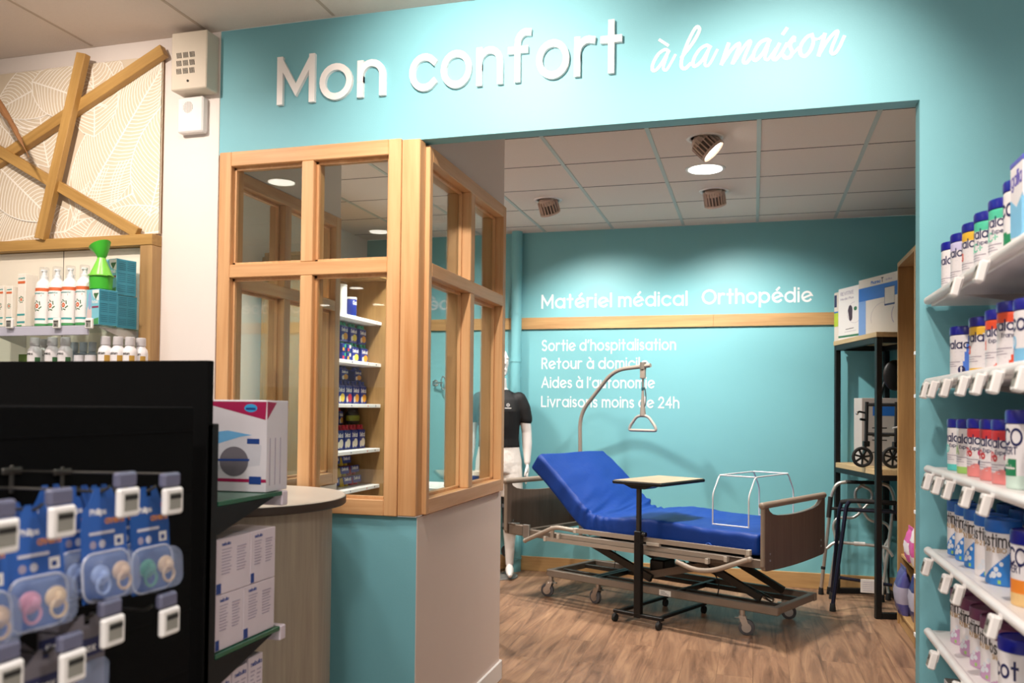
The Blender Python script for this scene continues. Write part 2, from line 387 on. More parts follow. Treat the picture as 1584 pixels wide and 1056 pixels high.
TBAR = M('ceiling_bar', 'b3bdb8', .5, var=.02)
GAP = M('shadow_gap', '4a4440', .9)
WHITE = M('white_plastic', 'ece8e6', .35, var=.02)
BLACK = M('black_plastic', '0c0c0d', .45, var=.1)
PANE = GLASS('window_glass')
fl = MB(); fl.box(-8, 3, -8, 2.0, -.1, 0, M('pale_bounce_floor', 'd9d2c8', .5, var=.03)); struct(fl.build('floor_shop'), 'unseen shop floor under the camera, made pale to bounce light', 'floor')  # unseen stretch of floor, pale colour invented to bounce light upward
fl = MB(); fl.box(-8, 3, 2.0, YB, -.1, 0, FLOOR('oak_vinyl_floor')); struct(fl.build('floor'), 'brown wood plank floor running through the doorway', 'floor')
b = MB(); b.prism([(XJ, 0), (2.4, 0), (2.4, ZS), (-2.22, ZS), (-2.22, 2.497), (XJ, 2.497)], YF, YF+.075, TEAL, onf := (lambda x, y, d: (x, d, y)))
struct(b.build('wall_front'), 'teal wall with the wide opening and the raised sign', 'wall')
b = MB(); b.box(-2.22, XW-.0015, YF, YF+.08, 0, .988, TEAL); struct(b.build('wall_parapet'), 'low teal wall under the wooden window', 'wall')
b = MB(); b.box(-8, -2.22, YF-.004, YF+.09, 0, ZS, WHITEW); struct(b.build('wall_left'), 'white wall left of the teal sign wall', 'wall')
b = MB(); b.box(XW-.1, XW, YF+.0012, 4.365, 0, .987, PINKW); struct(b.build('wall_side'), 'low pinkish white wall under the side window', 'wall')
b = MB(); b.box(XW-.1, XW, YF+.077, 4.365, 2.49, ZC, PINKW); struct(b.build('wall_side_upper'), 'white wall above the side window', 'wall')
b = MB(); b.box(XW, XW+.013, YF+.01, 4.377, 0, .1, WHITE, .004); b.box(XW-.1, XW+.013, 4.365, 4.378, 0, .1, WHITE, .004); struct(b.build('baseboard_side'), 'white baseboard of the low side wall', 'baseboard')
b = MB(); b.box(XP-.09, XP-.01, YF+.09, 4.4, 0, .99, WHITEW); struct(b.build('wall_partition'), 'low white wall behind the front window', 'wall')
b = MB(); b.box(XP-.09, XP-.01, YF+.09, 4.4, 2.49, ZC, WHITEW); struct(b.build('wall_partition_upper'), 'white wall over the inner glazed partition', 'wall')
b = MB(); b.box(-3.6, 1.4, YB, YB+.1, 0, ZC, TEALB); struct(b.build('wall_back'), 'teal back wall with white lettering', 'wall')
b = MB(); b.box(1.3, 1.4, YF+.08, YB, 0, ZC, TEALB); struct(b.build('wall_right'), 'right wall of the back room', 'wall')
b = MB(); b.box(-3.62, -3.5, YF+.09, YB, 0, ZC, WHITEW); struct(b.build('wall_far_left'), 'white left wall of the back room', 'wall')
# ceilings: tiles, T bars and joints
b = MB(); b.box(-3.6, 1.4, YF+.076, YB, ZC, ZC+.04, TILE)
k = -6
while .02+.6*k < 1.3:
    x = .02+.6*k; b.box(x-.012, x+.012, YF+.08, YB, ZC-.004, ZC+.001, TBAR, .001); k += 1
for j in range(-3, 4):
    y = 5.335+.585*j
    if YF+.1 < y < YB: b.box(-3.5, 1.3, y-.004, y+.004, ZC-.0015, ZC+.001, GAP, .0005)
struct(b.build('ceiling'), 'tiled suspended ceiling of the back room', 'ceiling')
b = MB(); b.box(-8, 3, -8, YF, ZS, ZS+.04, TILE)
x0 = atZ(325, 51, ZS).x
for j in range(-6, 9):
    x = x0+.6*j; b.box(x-.007, x+.007, -8, YF-.02, ZS-.002, ZS+.001, M('ceiling_bar_warm', 'b8a798', .7), .0005)
for y in (1.75, -1.2): b.box(-6, 3, y-.007, y+.007, ZS-.002, ZS+.001, MATS['ceiling_bar_warm'], .0005)
struct(b.build('ceiling_shop'), 'tiled suspended ceiling of the shop', 'ceiling')
b = MB(); b.box(-3.5, 1.3, YB-.018, YB, 0, .125, OAKX); struct(b.build('baseboard_back'), 'wooden baseboard of the back wall', 'baseboard')
b = MB()
for x0_, x1_ in ((-3.5, -1.995), (-1.995, -.33), (-.33, 1.3)): b.box(x0_+.0005, x1_-.0005, YB-.022, YB, 2.123, 2.224, OAKX, .001)
struct(b.build('trim_1'), 'horizontal wooden strip across the back wall', 'trim')
# glazed wooden frames
def bead(mb, fixed, a0, a1, z0, z1, c, mt):
    """thin glazing bead round a pane; fixed axis 'y' (front) or 'x' (side)"""
    for q in ((a0, a0+.012, z0, z1), (a1-.012, a1, z0, z1), (a0, a1, z0, z0+.012), (a0, a1, z1-.012, z1)):
        if fixed == 'y': mb.box(q[0], q[1], c-.008, c+.008, q[2], q[3], mt, .001)
        else: mb.box(c-.008, c+.008, q[0], q[1], q[2], q[3], mt, .001)
def window(name, label, fixed, lo, hi, a, z, pane_at, out):
    """a: edges [outer, inner, mull0, mull1, inner, outer]; z: [bottom, b1, m0, m1, t0, top]; lo..hi is the depth"""
    root = struct(thing(name, label, 'window'))
    def bx(n, a0, a1, z0, z1, mt, l0=lo, l1=hi):
        q = MB()
        if fixed == 'y': q.box(a0, a1, l0, l1, z0, z1, mt, .003)
        else: q.box(l0, l1, a0, a1, z0, z1, mt, .003)
        return q.build(n, root)
    H = BEECHX if fixed == 'y' else BEECHY
    bx('stile', a[0], a[1], z[0], z[5], BEECH); bx('stile', a[4], a[5], z[0], z[5], BEECH)
    bx('rail', a[1], a[4], z[0], z[1], H); bx('rail', a[1], a[4], z[4], z[5], H); bx('rail', a[1], a[4], z[2], z[3], H)
    bx('mullion', a[2], a[3], z[1], z[2], BEECH); bx('mullion', a[2], a[3], z[3], z[4], BEECH)
    for p0, p1 in ((a[1], a[2]), (a[3], a[4])):
        for q0, q1 in ((z[1], z[2]), (z[3], z[4])):
            g = MB()
            if fixed == 'y': g.box(p0, p1, pane_at-.003, pane_at+.003, q0, q1, PANE, .0005)
            else: g.box(pane_at-.003, pane_at+.003, p0, p1, q0, q1, PANE, .0005)
            go = g.build('pane', root)
            q = MB(); bead(q, fixed, p0, p1, q0, q1, pane_at+out*.009, BEECH); q.build('glazing_bead', go)
    return root
ZW = [.99, 1.053, 1.963, 2.019, 2.438, 2.5]
window('window_1', 'light wooden window with four panes under the word Mon', 'y', 3.163, 3.262, [-2.2, -2.142, -1.807, -1.752, -1.419, -1.363], ZW, 3.205, -1)
window('window_2', 'wooden side window with four tall panes beside the opening', 'x', XW-.1, XW+.02, [3.232, 3.267, 3.76, 3.82, 4.292, 4.342], [.993, 1.055, 1.956, 2.013, 2.424, 2.485], -1.325, 1)
window('window_3', 'wooden inner glazed partition seen through the front window', 'x', XP-.09, XP, [3.285, 3.34, 3.79, 3.85, 4.33, 4.39], [.993, 1.055, 1.956, 2.013, 2.424, 2.485], XP-.05, 1)
b = MB(); b.box(-1.361, -1.283, 3.166, 3.229, .992, 2.494, BEECH, .003); struct(b.build('trim_2'), 'wooden corner post between the two windows', 'trim')
b = MB(); b.box(-1.361, XW+.002, 3.17, 3.24, .9885, .9925, WHITE, .001); struct(b.build('trim_3'), 'thin white sill strip under the corner post', 'trim')
# painted downpipe in the corner
px = atY(797.5, 500, 7.26).x
t = thing('downpipe', 'teal painted vertical pipe on the back wall behind the mannequin', 'pipe', (px, 7.285, 0))
b = MB(); b.cyl((0, 0, .3), (0, 0, ZC), .047, TEALB, n=28); b.build('pipe', t)
b = MB(); b.lathe([(.062, 0), (.062, .1), (.068, .102), (.068, .118), (.062, .12), (.062, .29), (.055, .315), (.048, .33)], TEALB); b.build('pipe_sleeve', t)
for z_ in (1.83, 2.25): b = MB(); b.cyl((0, 0, z_), (0, 0, z_+.03), .051, TEALB); b.build('pipe_clip', t)
# ------------------------------------------------------------------ lettering
LET = M('sign_white', 'f7f3f2', .4, var=.01)
ro = random.Random(3)
def letters(word, x0, x1, z, size, names):
    """each raised letter is a thing of its own"""
    lay = []; cx = 0; wgt = .135
    for ch in word: lay.append((cx, ch)); cx += GL[ch][0]+.25
    k = (x1-x0)/(cx-.25+wgt)
    for (ox, ch), nm in zip(lay, names):
        mb = MB(); mp = lambda a, y, d: (a*k, -d, y*size)
        for pl in GL[ch][1]:
            mb.ribbon([(p[0]+wgt/2, p[1]+wgt/2) for p in pl], wgt, .016, LET, mp, closed=len(pl) > 6 and math.dist(pl[0], pl[-1]) < 1e-6)
        tag(mb.build('sign_letter', None, (x0+ox*k, YF, z), smooth=0), 'raised white sign letter %s on the teal wall' % nm, 'letter', 'raised letters of the sign')
letters('Mon', -1.936, -1.442, 2.686, .2, ['M, first letter of the sign', 'o after the capital M', 'n ending the first word'])
letters('confort', -1.338, -.482, 2.686, .2, ['c starting the second word', 'o between c and n', 'n in the middle of the second word', 'f before the last o', 'o between f and r', 'r before the final t', 't ending the second word'])
# script words, pen strokes with a wall-plane layout traced from the photo
def spline(P, n=5):
    out = []; P = [Vector((*p, 0)) for p in P]; Q = [P[0]*2-P[1]]+P+[P[-1]*2-P[-2]]
    for i in range(1, len(Q)-2):
        a, b_, c, d = Q[i-1:i+3]
        for k in range(n):
            t = k/n; out.append(.5*((2*b_)+(c-a)*t+(2*a-5*b_+4*c-d)*t*t+(3*b_-a-3*c+d)*t**3))
    out.append(P[-1]); return [(p.x, p.y) for p in out]
SCR = [  # strokes in crop pixels (980..1340 x 20..140, 4.4 per pixel), pen width
 ([(238, 262), (215, 250), (170, 280), (135, 340), (128, 385), (150, 392), (190, 345), (238, 265)], 18), ([(238, 262), (215, 330), (202, 375), (222, 390), (250, 350), (283, 290)], 15), ([(180, 186), (232, 220)], 16),
 ([(330, 300), (400, 210), (445, 130), (445, 100), (420, 105), (370, 200), (330, 310), (326, 365), (350, 380), (385, 350)], 19),
 ([(520, 232), (495, 222), (450, 250), (412, 310), (405, 355), (425, 362), (470, 320), (520, 235)], 18), ([(520, 232), (495, 305), (485, 350), (505, 362), (535, 320), (568, 256)], 14),
 ([(645, 215), (600, 345)], 20), ([(605, 340), (660, 260), (705, 215), (720, 225), (675, 340)], 18), ([(680, 340), (735, 255), (780, 198), (795, 205), (755, 300), (748, 335), (772, 338), (810, 290)], 17),
 ([(925, 190), (905, 182), (860, 205), (822, 265), (815, 312), (835, 322), (880, 275), (925, 192)], 18), ([(925, 192), (905, 265), (893, 305), (912, 320), (945, 280), (965, 250)], 14),
 ([(990, 215), (958, 280), (950, 310), (968, 318), (1010, 270), (1040, 215)], 17), ([(1040, 110), (1020, 140)], 18),
 ([(1020, 255), (1075, 180), (1092, 165), (1095, 190)], 14), ([(1092, 170), (1065, 220), (1080, 265), (1065, 300), (1035, 308), (1022, 295)], 18), ([(1065, 300), (1120, 240)], 12),
 ([(1215, 150), (1180, 165), (1140, 220), (1135, 275), (1165, 295), (1205, 255), (1225, 190), (1212, 152)], 18), ([(1220, 175), (1255, 180), (1290, 155)], 12),
 ([(1300, 150), (1262, 285)], 20), ([(1265, 280), (1320, 190), (1375, 130), (1388, 140), (1352, 230), (1345, 270), (1368, 278), (1400, 235), (1432, 165)], 17)]
b = MB(); px2 = atY(1160, 80, YF); mpp = (atY(1300, 80, YF)-atY(1010, 80, YF)).x/290
for st, wd in SCR:
    P = []
    for x, y in spline(st, 4):
        q = atY(980+x/4.4, 20+y/4.4, YF); P.append((q.x, q.z))
    b.ribbon(P, wd*1.22/4.4*mpp, .0015, LET, lambda x, y, d: (x, YF-d, y))
tag(b.build('wall_lettering', smooth=0), 'white handwritten style words à la maison on the teal wall', 'lettering', 'white wall lettering')
def wallline(txt, x0, x1, z, size, label, weight=.12):
    mb = MB(); mb.text(txt, 0, 0, size, LET, onfront(0, 0, 0), weight, .0015, x1-x0, .25)
    tag(mb.build('wall_lettering', None, (x0, YB-.0002, z), smooth=0), label, 'lettering', 'white wall lettering')
wallline('Matériel médical', -1.812, -.545, 2.305, .122, 'white wall lettering Matériel médical above the wooden strip', .125)
wallline('Orthopédie', -.425, .452, 2.312, .122, 'white wall lettering Orthopédie above the wooden strip', .135)
for s_, x1, z, sz, lb in (("Sortie d'hospitalisation", -.638, 1.93, .098, "Sortie d'hospitalisation, top line under the wooden strip"), ('Retour à domicile', -.87, 1.772, .098, 'Retour à domicile, second line under the strip'),
                   ("Aides à l'autonomie", -.815, 1.605, .098, "Aides à l'autonomie, third line under the strip"), ('Livraisons moins de 24h', -.608, 1.437, .098, 'Livraisons moins de 24h, lowest line')):
    wallline(s_, -1.805, x1, z, sz, 'white wall lettering '+lb)
# ------------------------------------------------------------------ ceiling lamps
LENS = M('lit_lens', 'fff4e6', .5, emit=14)
FIT = M('lamp_housing', 'cbb5a8', .45, .1); FITD = M('lamp_groove_shade', '5d5049', .6)  # darker body colour paints the shade between the ribs
FITW = M('lamp_ring', 'e4dfdb', .4)
def downlight(x, y, z, r, e, label, lamp=True, group=None):
    t = thing('ceiling_downlight', label, 'ceiling light', (x, y, z), 0, group)
    q = MB(); q.lathe([(r*.9, -.001), (r*.92, -.006), (r*1.08, -.006), (r*1.12, 0)], FITW, n=40); q.build('ring', t)
    q = MB(); q.lathe([(.001, -.0072), (r*.93, -.0072), (r*.93, -.003)], LENS, n=40); q.build('lens', t)
    if lamp: arealight(x, y, z-.012, e, r*1.8, spread=115)
downlight(*DOWN[0][:2], ZC, .115, DOWN[0][2], 'round lit downlight in the ceiling over the blue bed')
downlight(*DOWN[1][:2], ZC, .1, DOWN[1][2], 'added unseen downlight brightening the space behind the inner glazed partition')  # added lamp hidden by the header, lifts the dark left side
downlight(*DOWN[2][:2], ZC, .1, DOWN[2][2], 'added unseen downlight brightening the oak sided puree shelving')  # added lamp hidden by the corner post, lights the shelves
for i, (x, y) in enumerate(SHOP_LAMPS): downlight(x, y, ZS, .1, 0, 'ceiling downlight of the shop, out of view over the camera', False, 'shop ceiling downlights')
for x, y in FAR_LAMPS: downlight(x, y, ZS, .1, 0, 'far shop downlight whose reflection shows in the lower window panes', False, 'far shop ceiling downlights')
def tiltspot(x, y, target, e, ang, bl, label):
    t = thing('tilting_spotlight', label, 'spotlight', (x, y, ZC), 0, 'tilting spotlights of the back room')
    q = MB(); q.lathe([(.078, 0), (.085, -.006), (.1, -.006), (.106, 0)], FITW, n=36); q.build('ring', t)
    d = (Vector(target)-Vector((x, y, ZC-.03))).normalized()
    rot = d.to_track_quat('-Z', 'Y').to_matrix().to_4x4()
    q = MB(); q.X = rot; q.lathe([(.02, .062), (.045, .055), (.06, .04), (.066, .0)], FIT, n=36); q.lathe([(.066, .0), (.066, -.06)], FITD, n=36); q.lathe([(.066, -.06), (.077, -.062), (.077, -.075), (.07, -.077), (.064, -.062)], FIT, n=36)
    for k_ in range(20):
        a = 2*math.pi*k_/20; ca, sa = math.cos(a), math.sin(a); ux, uy = -sa*.003, ca*.003
        q.add([(ca*.064-ux, sa*.064-uy, -.07), (ca*.064+ux, sa*.064+uy, -.07), (ca*.077+ux, sa*.077+uy, -.06), (ca*.077-ux, sa*.077-uy, -.06),
               (ca*.064-ux, sa*.064-uy, .03), (ca*.064+ux, sa*.064+uy, .03), (ca*.077+ux, sa*.077+uy, .02), (ca*.077-ux, sa*.077-uy, .02)],
              [[0, 1, 2, 3], [4, 7, 6, 5], [0, 4, 5, 1], [1, 5, 6, 2], [2, 6, 7, 3], [3, 7, 4, 0]], FIT)
    h = q.build('lamp_head', t); h.location = (0, 0, -.03)
    q = MB(); q.X = rot; q.lathe([(.001, -.068), (.062, -.068), (.062, -.064)], M('spot_lens', 'fff3e4', .5, emit=9), n=30); l = q.build('lens', h)
    spotlight(Vector((x, y, ZC-.03))+d*.085, target, e, ang, bl)
for (p, tg, e, ag, bl), lb in zip(TILT, ('tilting ceiling spotlight turned right, nearest the sign wall', 'ribbed ceiling spotlight behind the round downlight, facing the back wall', 'ribbed ceiling spotlight near the side window, facing the back wall')):
    tiltspot(*p, tg, e, ag, bl, lb)
# ================================================================== LEFT: DISPLAY ON THE WHITE WALL
CREAM = M('cream_laminate', 'f3e9d8', .5, var=.01)
LEAFBG = M('leaf_print_beige', 'dacab3', .7, var=.03); LEAFLN = M('leaf_print_line', 'f8f1e7', .7)
OAKG = WOOD('golden_oak', '9a7238', 'c79d5c', 'x', 10, .5, .1, .08)
# leaf-print panel with crossed battens
YP = 3.172
t = thing('wall_panel', 'beige leaf print wall panel with crossed oak battens above the display', 'wall panel', (0, 0, 0))
zt, zb, xr = 2.955, 2.168, -2.497
b = MB(); b.box(-3.55, xr, YP, YF-.005, zb, zt, LEAFBG, .001, {'+x': M('panel_edge', '7d5b3a', .6)})
rl = random.Random(5); lev = [0]
def leaf(cx, cz, ang, L, W):
    ca, sa = math.cos(R(ang)), math.sin(R(ang)); lev[0] += 1; d = .0004*lev[0]
    bend = rl.uniform(-.12, .12)
    def w_(u, v): return (cx+(u*ca-(v+bend*u*(1-u/L))*sa), cz+(u*sa+(v+bend*u*(1-u/L))*ca))
    def wid(u): s_ = u/L; return W*(math.sin(math.pi*min(1, s_)**.8)**.75 if s_ < 1 else 0)
    mp = lambda x, y, dd: (min(xr-.003, max(-3.5, x)), YP-dd, min(zt-.003, max(zb, y)))
    up = [w_(L*i/14, wid(L*i/14)) for i in range(15)]; dn = [w_(L*i/14, -wid(L*i/14)) for i in range(15)]
    ol = up+dn[::-1][1:-1]
    b.prism(ol[::-1], d-.0003, d, LEAFBG, mp)
    b.ribbon(ol, .005, .00012, LEAFLN, mp, True, d0=d)
    b.ribbon([w_(L*i/10, 0) for i in range(11)], .007, .00012, LEAFLN, mp, d0=d)
    n = int(L/.019)
    for i in range(1, n):
        u0 = L*i/n
        for sg in (1, -1):
            q = []
            for k in range(5):
                f = k/4; u = u0+f*L*.16*(.4+f*.6); q.append((u, sg*wid(min(L*.995, u))*f*.97))
            q = [w_(*p) for p in q]
            if any(xr-.01 > p[0] > -3.45 and zb+.01 < p[1] < zt-.01 for p in q): b.ribbon(q, .0042, .0001, LEAFLN, mp, ext=False, d0=d)
for a in ((-3.5, 2.2, 70, .75, .2), (-3.35, 2.75, 25, .5, .15), (-2.75, 2.75, 118, .42, .13), (-3.1, 2.5, 100, .5, .15), (-2.55, 2.95, 250, .5, .14), (-3.45, 2.15, 5, .6, .16), (-2.6, 2.6, 60, .5, .16),
          (-2.95, 2.95, 200, .5, .14), (-3.0, 2.2, 20, .75, .17), (-2.95, 2.25, 55, .85, .17), (-3.3, 2.35, 118, .5, .15), (-2.85, 2.62, 95, .4, .13), (-2.55, 2.25, 75, .55, .16), (-2.9, 2.17, 2, .6, .13), (-3.42, 2.55, -40, .45, .14), (-3.2, 2.9, -20, .4, .12)): leaf(*a)
b.build('printed_board', t, smooth=0)
def batten(x0, y0, x1, y1, wd, dep, y_):
    p, q = atY(x0, y0, y_), atY(x1, y1, y_); d = (q-p); L = d.length; a = math.atan2(d.z, d.x)
    mb = MB(); mb.box(-.03, L+.03, -dep/2, dep/2, -wd/2, wd/2, OAKG, .002)
    o = mb.build('batten', t, (p+q)/2 - d/2); o.rotation_euler = (0, -a, 0); return o
batten(127, 94, 66, 360, .05, .034, YP-.052); batten(246, 84, -20, 262, .05, .036, YP-.021); batten(-20, 222, 206, 356, .046, .03, YP-.036)
# the dry grass plume reaching in from the left
t = thing('dried_grass', 'dry brown grass stalk reaching over the leaf print panel', 'dried grass', (-3.62, 3.02, 2.165))
GR = M('dry_stalk', '8a5f3a', .8, var=.2)
base = Vector((-3.62, 3.02, 2.165))
for j, (e, nm) in enumerate((((45, 243), 'plume'), ((34, 214), 'plume'), ((20, 188), 'plume'))):
    P = [Vector((0, 0, 0)), atY(-60, 180, 3.0)-base, atY(-18, 132, 2.99)-base, atY(8, 172+j*4, 2.98)-base, atY(*e, 2.97)-base]
    q = [p for p in P]; mb = MB(); sm_ = []
    for i in range(len(q)-1):
        for k in range(5): sm_.append(q[i].lerp(q[i+1], k/5))
    sm_.append(q[-1])
    for _ in range(3): sm_ = [sm_[0]]+[(sm_[i-1]+sm_[i]*2+sm_[i+1])/4 for i in range(1, len(sm_)-1)]+[sm_[-1]]
    n = len(sm_); mb.tube(sm_, [.006+.006*math.sin(math.pi*min(1, max(0, (i/n-.45)/.5))) if i < n-2 else .002 for i in range(n)], GR, 8); mb.build(nm, t)
# wall boxes
t = thing('alarm_box', 'cream metal box with three rows of slots, high on the white wall', 'wall box', (0, 0, 0))
p, q = atY(268, 55, 3.11), atY(321, 136, 3.11)
b = MB(); b.box(p.x, q.x, 3.1, YF-.004, q.z, p.z+.005, M('cream_metal', 'd9cdbc', .45, var=.02), .004); bx = b.build('casing', t)
b = MB()
for r_ in range(3):
    for c_ in range(3):
        x_ = p.x+.028+.036*c_*.9; z_ = p.z-.085-.034*r_
        for k in range(4): b.ribbon([(x_+k*.0065, z_), (x_+k*.0065+.003, z_-.02)], .0035, .0006, M('slot_dark', '3b352f', .8), lambda x, y, d: (x, 3.1-d, y))
b.build('speaker_slots', bx); b = MB(); b.cyl((p.x+.085, 3.1, q.z+.035), (p.x+.085, 3.097, q.z+.035), .005, MATS['slot_dark']); b.build('lock', bx)
t = thing('detector_box', 'small white detector box under the cream alarm box', 'wall box', (0, 0, 0))
p, q = atY(276, 152, 3.15), atY(314, 203, 3.15)
b = MB(); b.box(p.x, q.x, 3.145, YF-.004, q.z, p.z, WHITE, .006); bx = b.build('casing', t)
b = MB(); cx_, cz_ = (p.x+q.x)/2-.01, p.z-.045
for k in range(-4, 5):
    h = math.sqrt(max(0, .024**2-(k*.0055)**2)); b.ribbon([(cx_+k*.0055, cz_-h), (cx_+k*.0055, cz_+h)], .002, .0006, M('vent_grey', 'a9a4a2', .6), lambda x, y, d: (x, 3.145-d, y))
b.build('vent', bx)
# display unit: shallow oak frame, cream back, cantilevered glass shelves
t = thing('display_unit', 'oak framed wall display with glass shelves left of the white wall strip', 'shelving', (0, 0, 0))
FX = -2.497
b = MB(); b.box(-3.7, FX-.062, 3.165, YF-.005, .3, 2.11, CREAM, .001); b.build('back_panel', t)
b = MB(); b.box(-3.7, FX, 3.12, YF-.005, 2.112, 2.16, OAKG, .002); b.build('top_board', t)
b = MB(); b.box(FX-.062, FX, 3.122, YF-.005, .3, 2.111, OAK, .002); b.build('side_panel', t)
b = MB(); b.box(-3.002, -2.998, 3.1645, 3.166, .3, 2.11, GAP, .0005); b.build('panel_joint', t)
SHG = M('shelf_glass_edge', 'b9b7c6', .15, var=.02); CLR = GLASS('clear_plastic', (.93, .95, .97), 1.4, .05)
for z_, y0_ in ((1.745, 2.885), (1.545, 2.885)):
    b = MB(); b.box(-3.7, FX-.066, y0_, 3.163, z_-.006, z_, GLASS('shelf_glass', (.82, .9, .88), 1.5) if 'shelf_glass' not in MATS else MATS['shelf_glass'], .001); g = b.build('glass_shelf', t)
    b = MB(); b.box(-3.7, FX-.10, y0_-.008, y0_-.002, z_-.042, z_-.003, SHG, .002); b.build('price_rail', g)
    for x_ in (-2.58, -3.2):
        b = MB(); b.prism([(y0_+.03, z_-.0065), (3.163, z_-.07), (3.163, z_-.0065)], x_-.002, x_+.002, M('bracket_white', 'd8d4d2', .4), lambda a, c, d: (d, a, c)); b.build('bracket', g)
ESL = M('tag_screen', '8f8d86', .6); INK = M('tag_ink', '1d1c1c', .7)
def tagbox(mb, w_, h_, m_=WHITE):
    mb.box(-w_/2, w_/2, -.007, .005, -h_/2, h_/2, m_, .003); mb.box(-w_*.34, w_*.34, -.0076, -.006, -h_*.36, h_*.3, ESL, .0004)
for x_, s_, wh in ((16, '22', 'left'), (89, '14', 'middle'), (139, '7', 'right')):
    pt = atY(x_, 499, 2.87)
    t = thing('price_tag', 'small white price tag on the upper glass shelf edge, %s of three' % wh, 'price tag', (pt.x, 2.868, pt.z-.003), 0, 'price tags of the wall display')
    b = MB(); tagbox(b, .036, .042); c = b.build('tag_case', t)
    b = MB(); b.text(s_, -.008, -.012, .011, INK, onfront(0, 0, -.0076), .16); b.ribbon([(-.009, .007), (.009, .007)], .004, .0003, INK, onfront(0, 0, -.0076)); b.build('printed_price', c, smooth=0)
# products on the upper glass shelf
ZU = 1.746
ORG = M('label_orange', 'd4693a', .5); GRN = M('label_green', '4c9a5c', .5); TEA = M('label_teal', '3f9c9c', .5); CRM = M('carton_cream', 'eee6da', .55); GRND = M('label_darkgreen', '3a6a40', .5)
def flower(mb, mp, s):
    mb.ribbon(arc(0, 0, s*.5, s*.5, 0, 360, 12), s*.5, .0003, ORG, mp, True)
    for k in range(7):
        a = R(50*k+20); mb.ribbon([(s*math.cos(a)*1.3, s*math.sin(a)*1.3), (s*math.cos(a+.5)*1.7, s*math.sin(a+.5)*1.7)], s*.35, .0003, GRND, mp)
def spraybottle(loc, label):
    t = thing('spray_bottle', label, 'bottle', loc, 0, 'white spray bottles of the wall display'); t.scale = (1.05, 1.05, 1.18)
    r = .031
    def fm(ph, z): return ORG if .128 < z < .14 else GRN if z < .012 else TEA if .024 < z < .031 and abs(ph) < 60 else None
    b = MB(); pr = [(r*.96, 0), (r, .003)]+[(r, z) for z in (.012, .024, .031, .06, .09, .128, .14)]+[(r*.96, .15), (r*.82, .162), (r*.55, .17), (r*.5, .175)]
    b.lathe(pr, M('bottle_white', 'f0ecea', .3), (0, 0, 0), 32, fm); mp = oncyl(r, 0)
    flower(b, lambda x, y, d: mp(x-.004, y+.075, d), .011); b.ribbon([(-.02, .112), (.012, .112)], .006, .0003, ORG, mp); b.text('puressentiel', -.021, .118, .006, TEA, mp, .12, .0003)
    b.build('bottle', t)
    b = MB(); b.lathe([(.013, .17), (.014, .172), (.014, .185), (.009, .187), (.009, .2), (.011, .202), (.011, .208), (.004, .209)], M('pump_white', 'f4f2f0', .3), n=20); b.box(-.004, .004, -.016, 0, .2, .207, MATS['pump_white']); b.build('spray_pump', t)
    b = MB(); b.lathe([(.0175, .171), (.018, .172), (.018, .214), (.016, .217), (.001, .2172)], CLR, n=24); b.build('clear_cap', t)
for i, x_ in enumerate((67, 88.6, 110, 133)):
    p = atZ(x_, 494, ZU); spraybottle((atY(x_, 494, 2.97).x, 2.97-.004*i, ZU), 'white spray bottle with orange band, %s of four beside the green inhaler' % ('leftmost', 'second from left', 'third from left', 'rightmost')[i])
def carton(name, label, x0, x1, z0, h, y0, dep, rz=0, m_=CRM, group=None, deco=None, cat='box', sidem=None):
    t = thing(name, label, cat, ((x0+x1)/2, y0, z0), rz, group); w_ = (x1-x0)/2
    b = MB(); b.box(-w_, w_, 0, dep, 0, h, m_, .0015, sidem)
    if deco: deco(b, w_, h, onfront(0, 0, 0))
    b.build('carton', t)
    b = MB(); b.box(-w_+.002, w_-.002, .001, .012, h-.001, h+.0006, m_, .0004); b.build('flap', t); return t
def decoP(mb, w_, h, mp):
    mb.text('puressentiel', -w_*.8, h*.9, h*.035, TEA, mp, .14, .0003, w_*1.6); mb.ribbon([(-w_*.7, h*.84), (w_*.7, h*.84)], h*.045, .0003, ORG, mp)
    flower(mb, lambda x, y, d: mp(x, y+h*.52, d), w_*.34)
    for k, z_ in enumerate((.24, .1)): mb.ribbon([(-w_*.8, h*z_), (w_*.8, h*z_)], h*.035, .0003, TEA, mp)
    mb.ribbon([(-w_*.75, h*.025), (0, h*.025)], h*.05, .0003, GRN, mp)
YS_ = 2.955
for x0_, x1_, yt, nm, gr in ((-9, 7, 442, 'small cream carton with orange flower, cut by the left edge of the photo', None), (8, 20, 442, 'small cream carton with orange flower, left of the tall carton', None), (25, 41, 423, 'tall cream carton with orange flower beside the spray bottles', None)):
    a, c = atY(x0_, 493, YS_), atY(x1_, yt, YS_); carton('flower_carton', nm, a.x, c.x, ZU, c.z-ZU, YS_, .045 if yt > 430 else .06, R(-8), deco=decoP)
CBL = M('carton_blue', '3b8fa6', .5, var=.03); CSKY = M('carton_sky', '7fc3d4', .5)
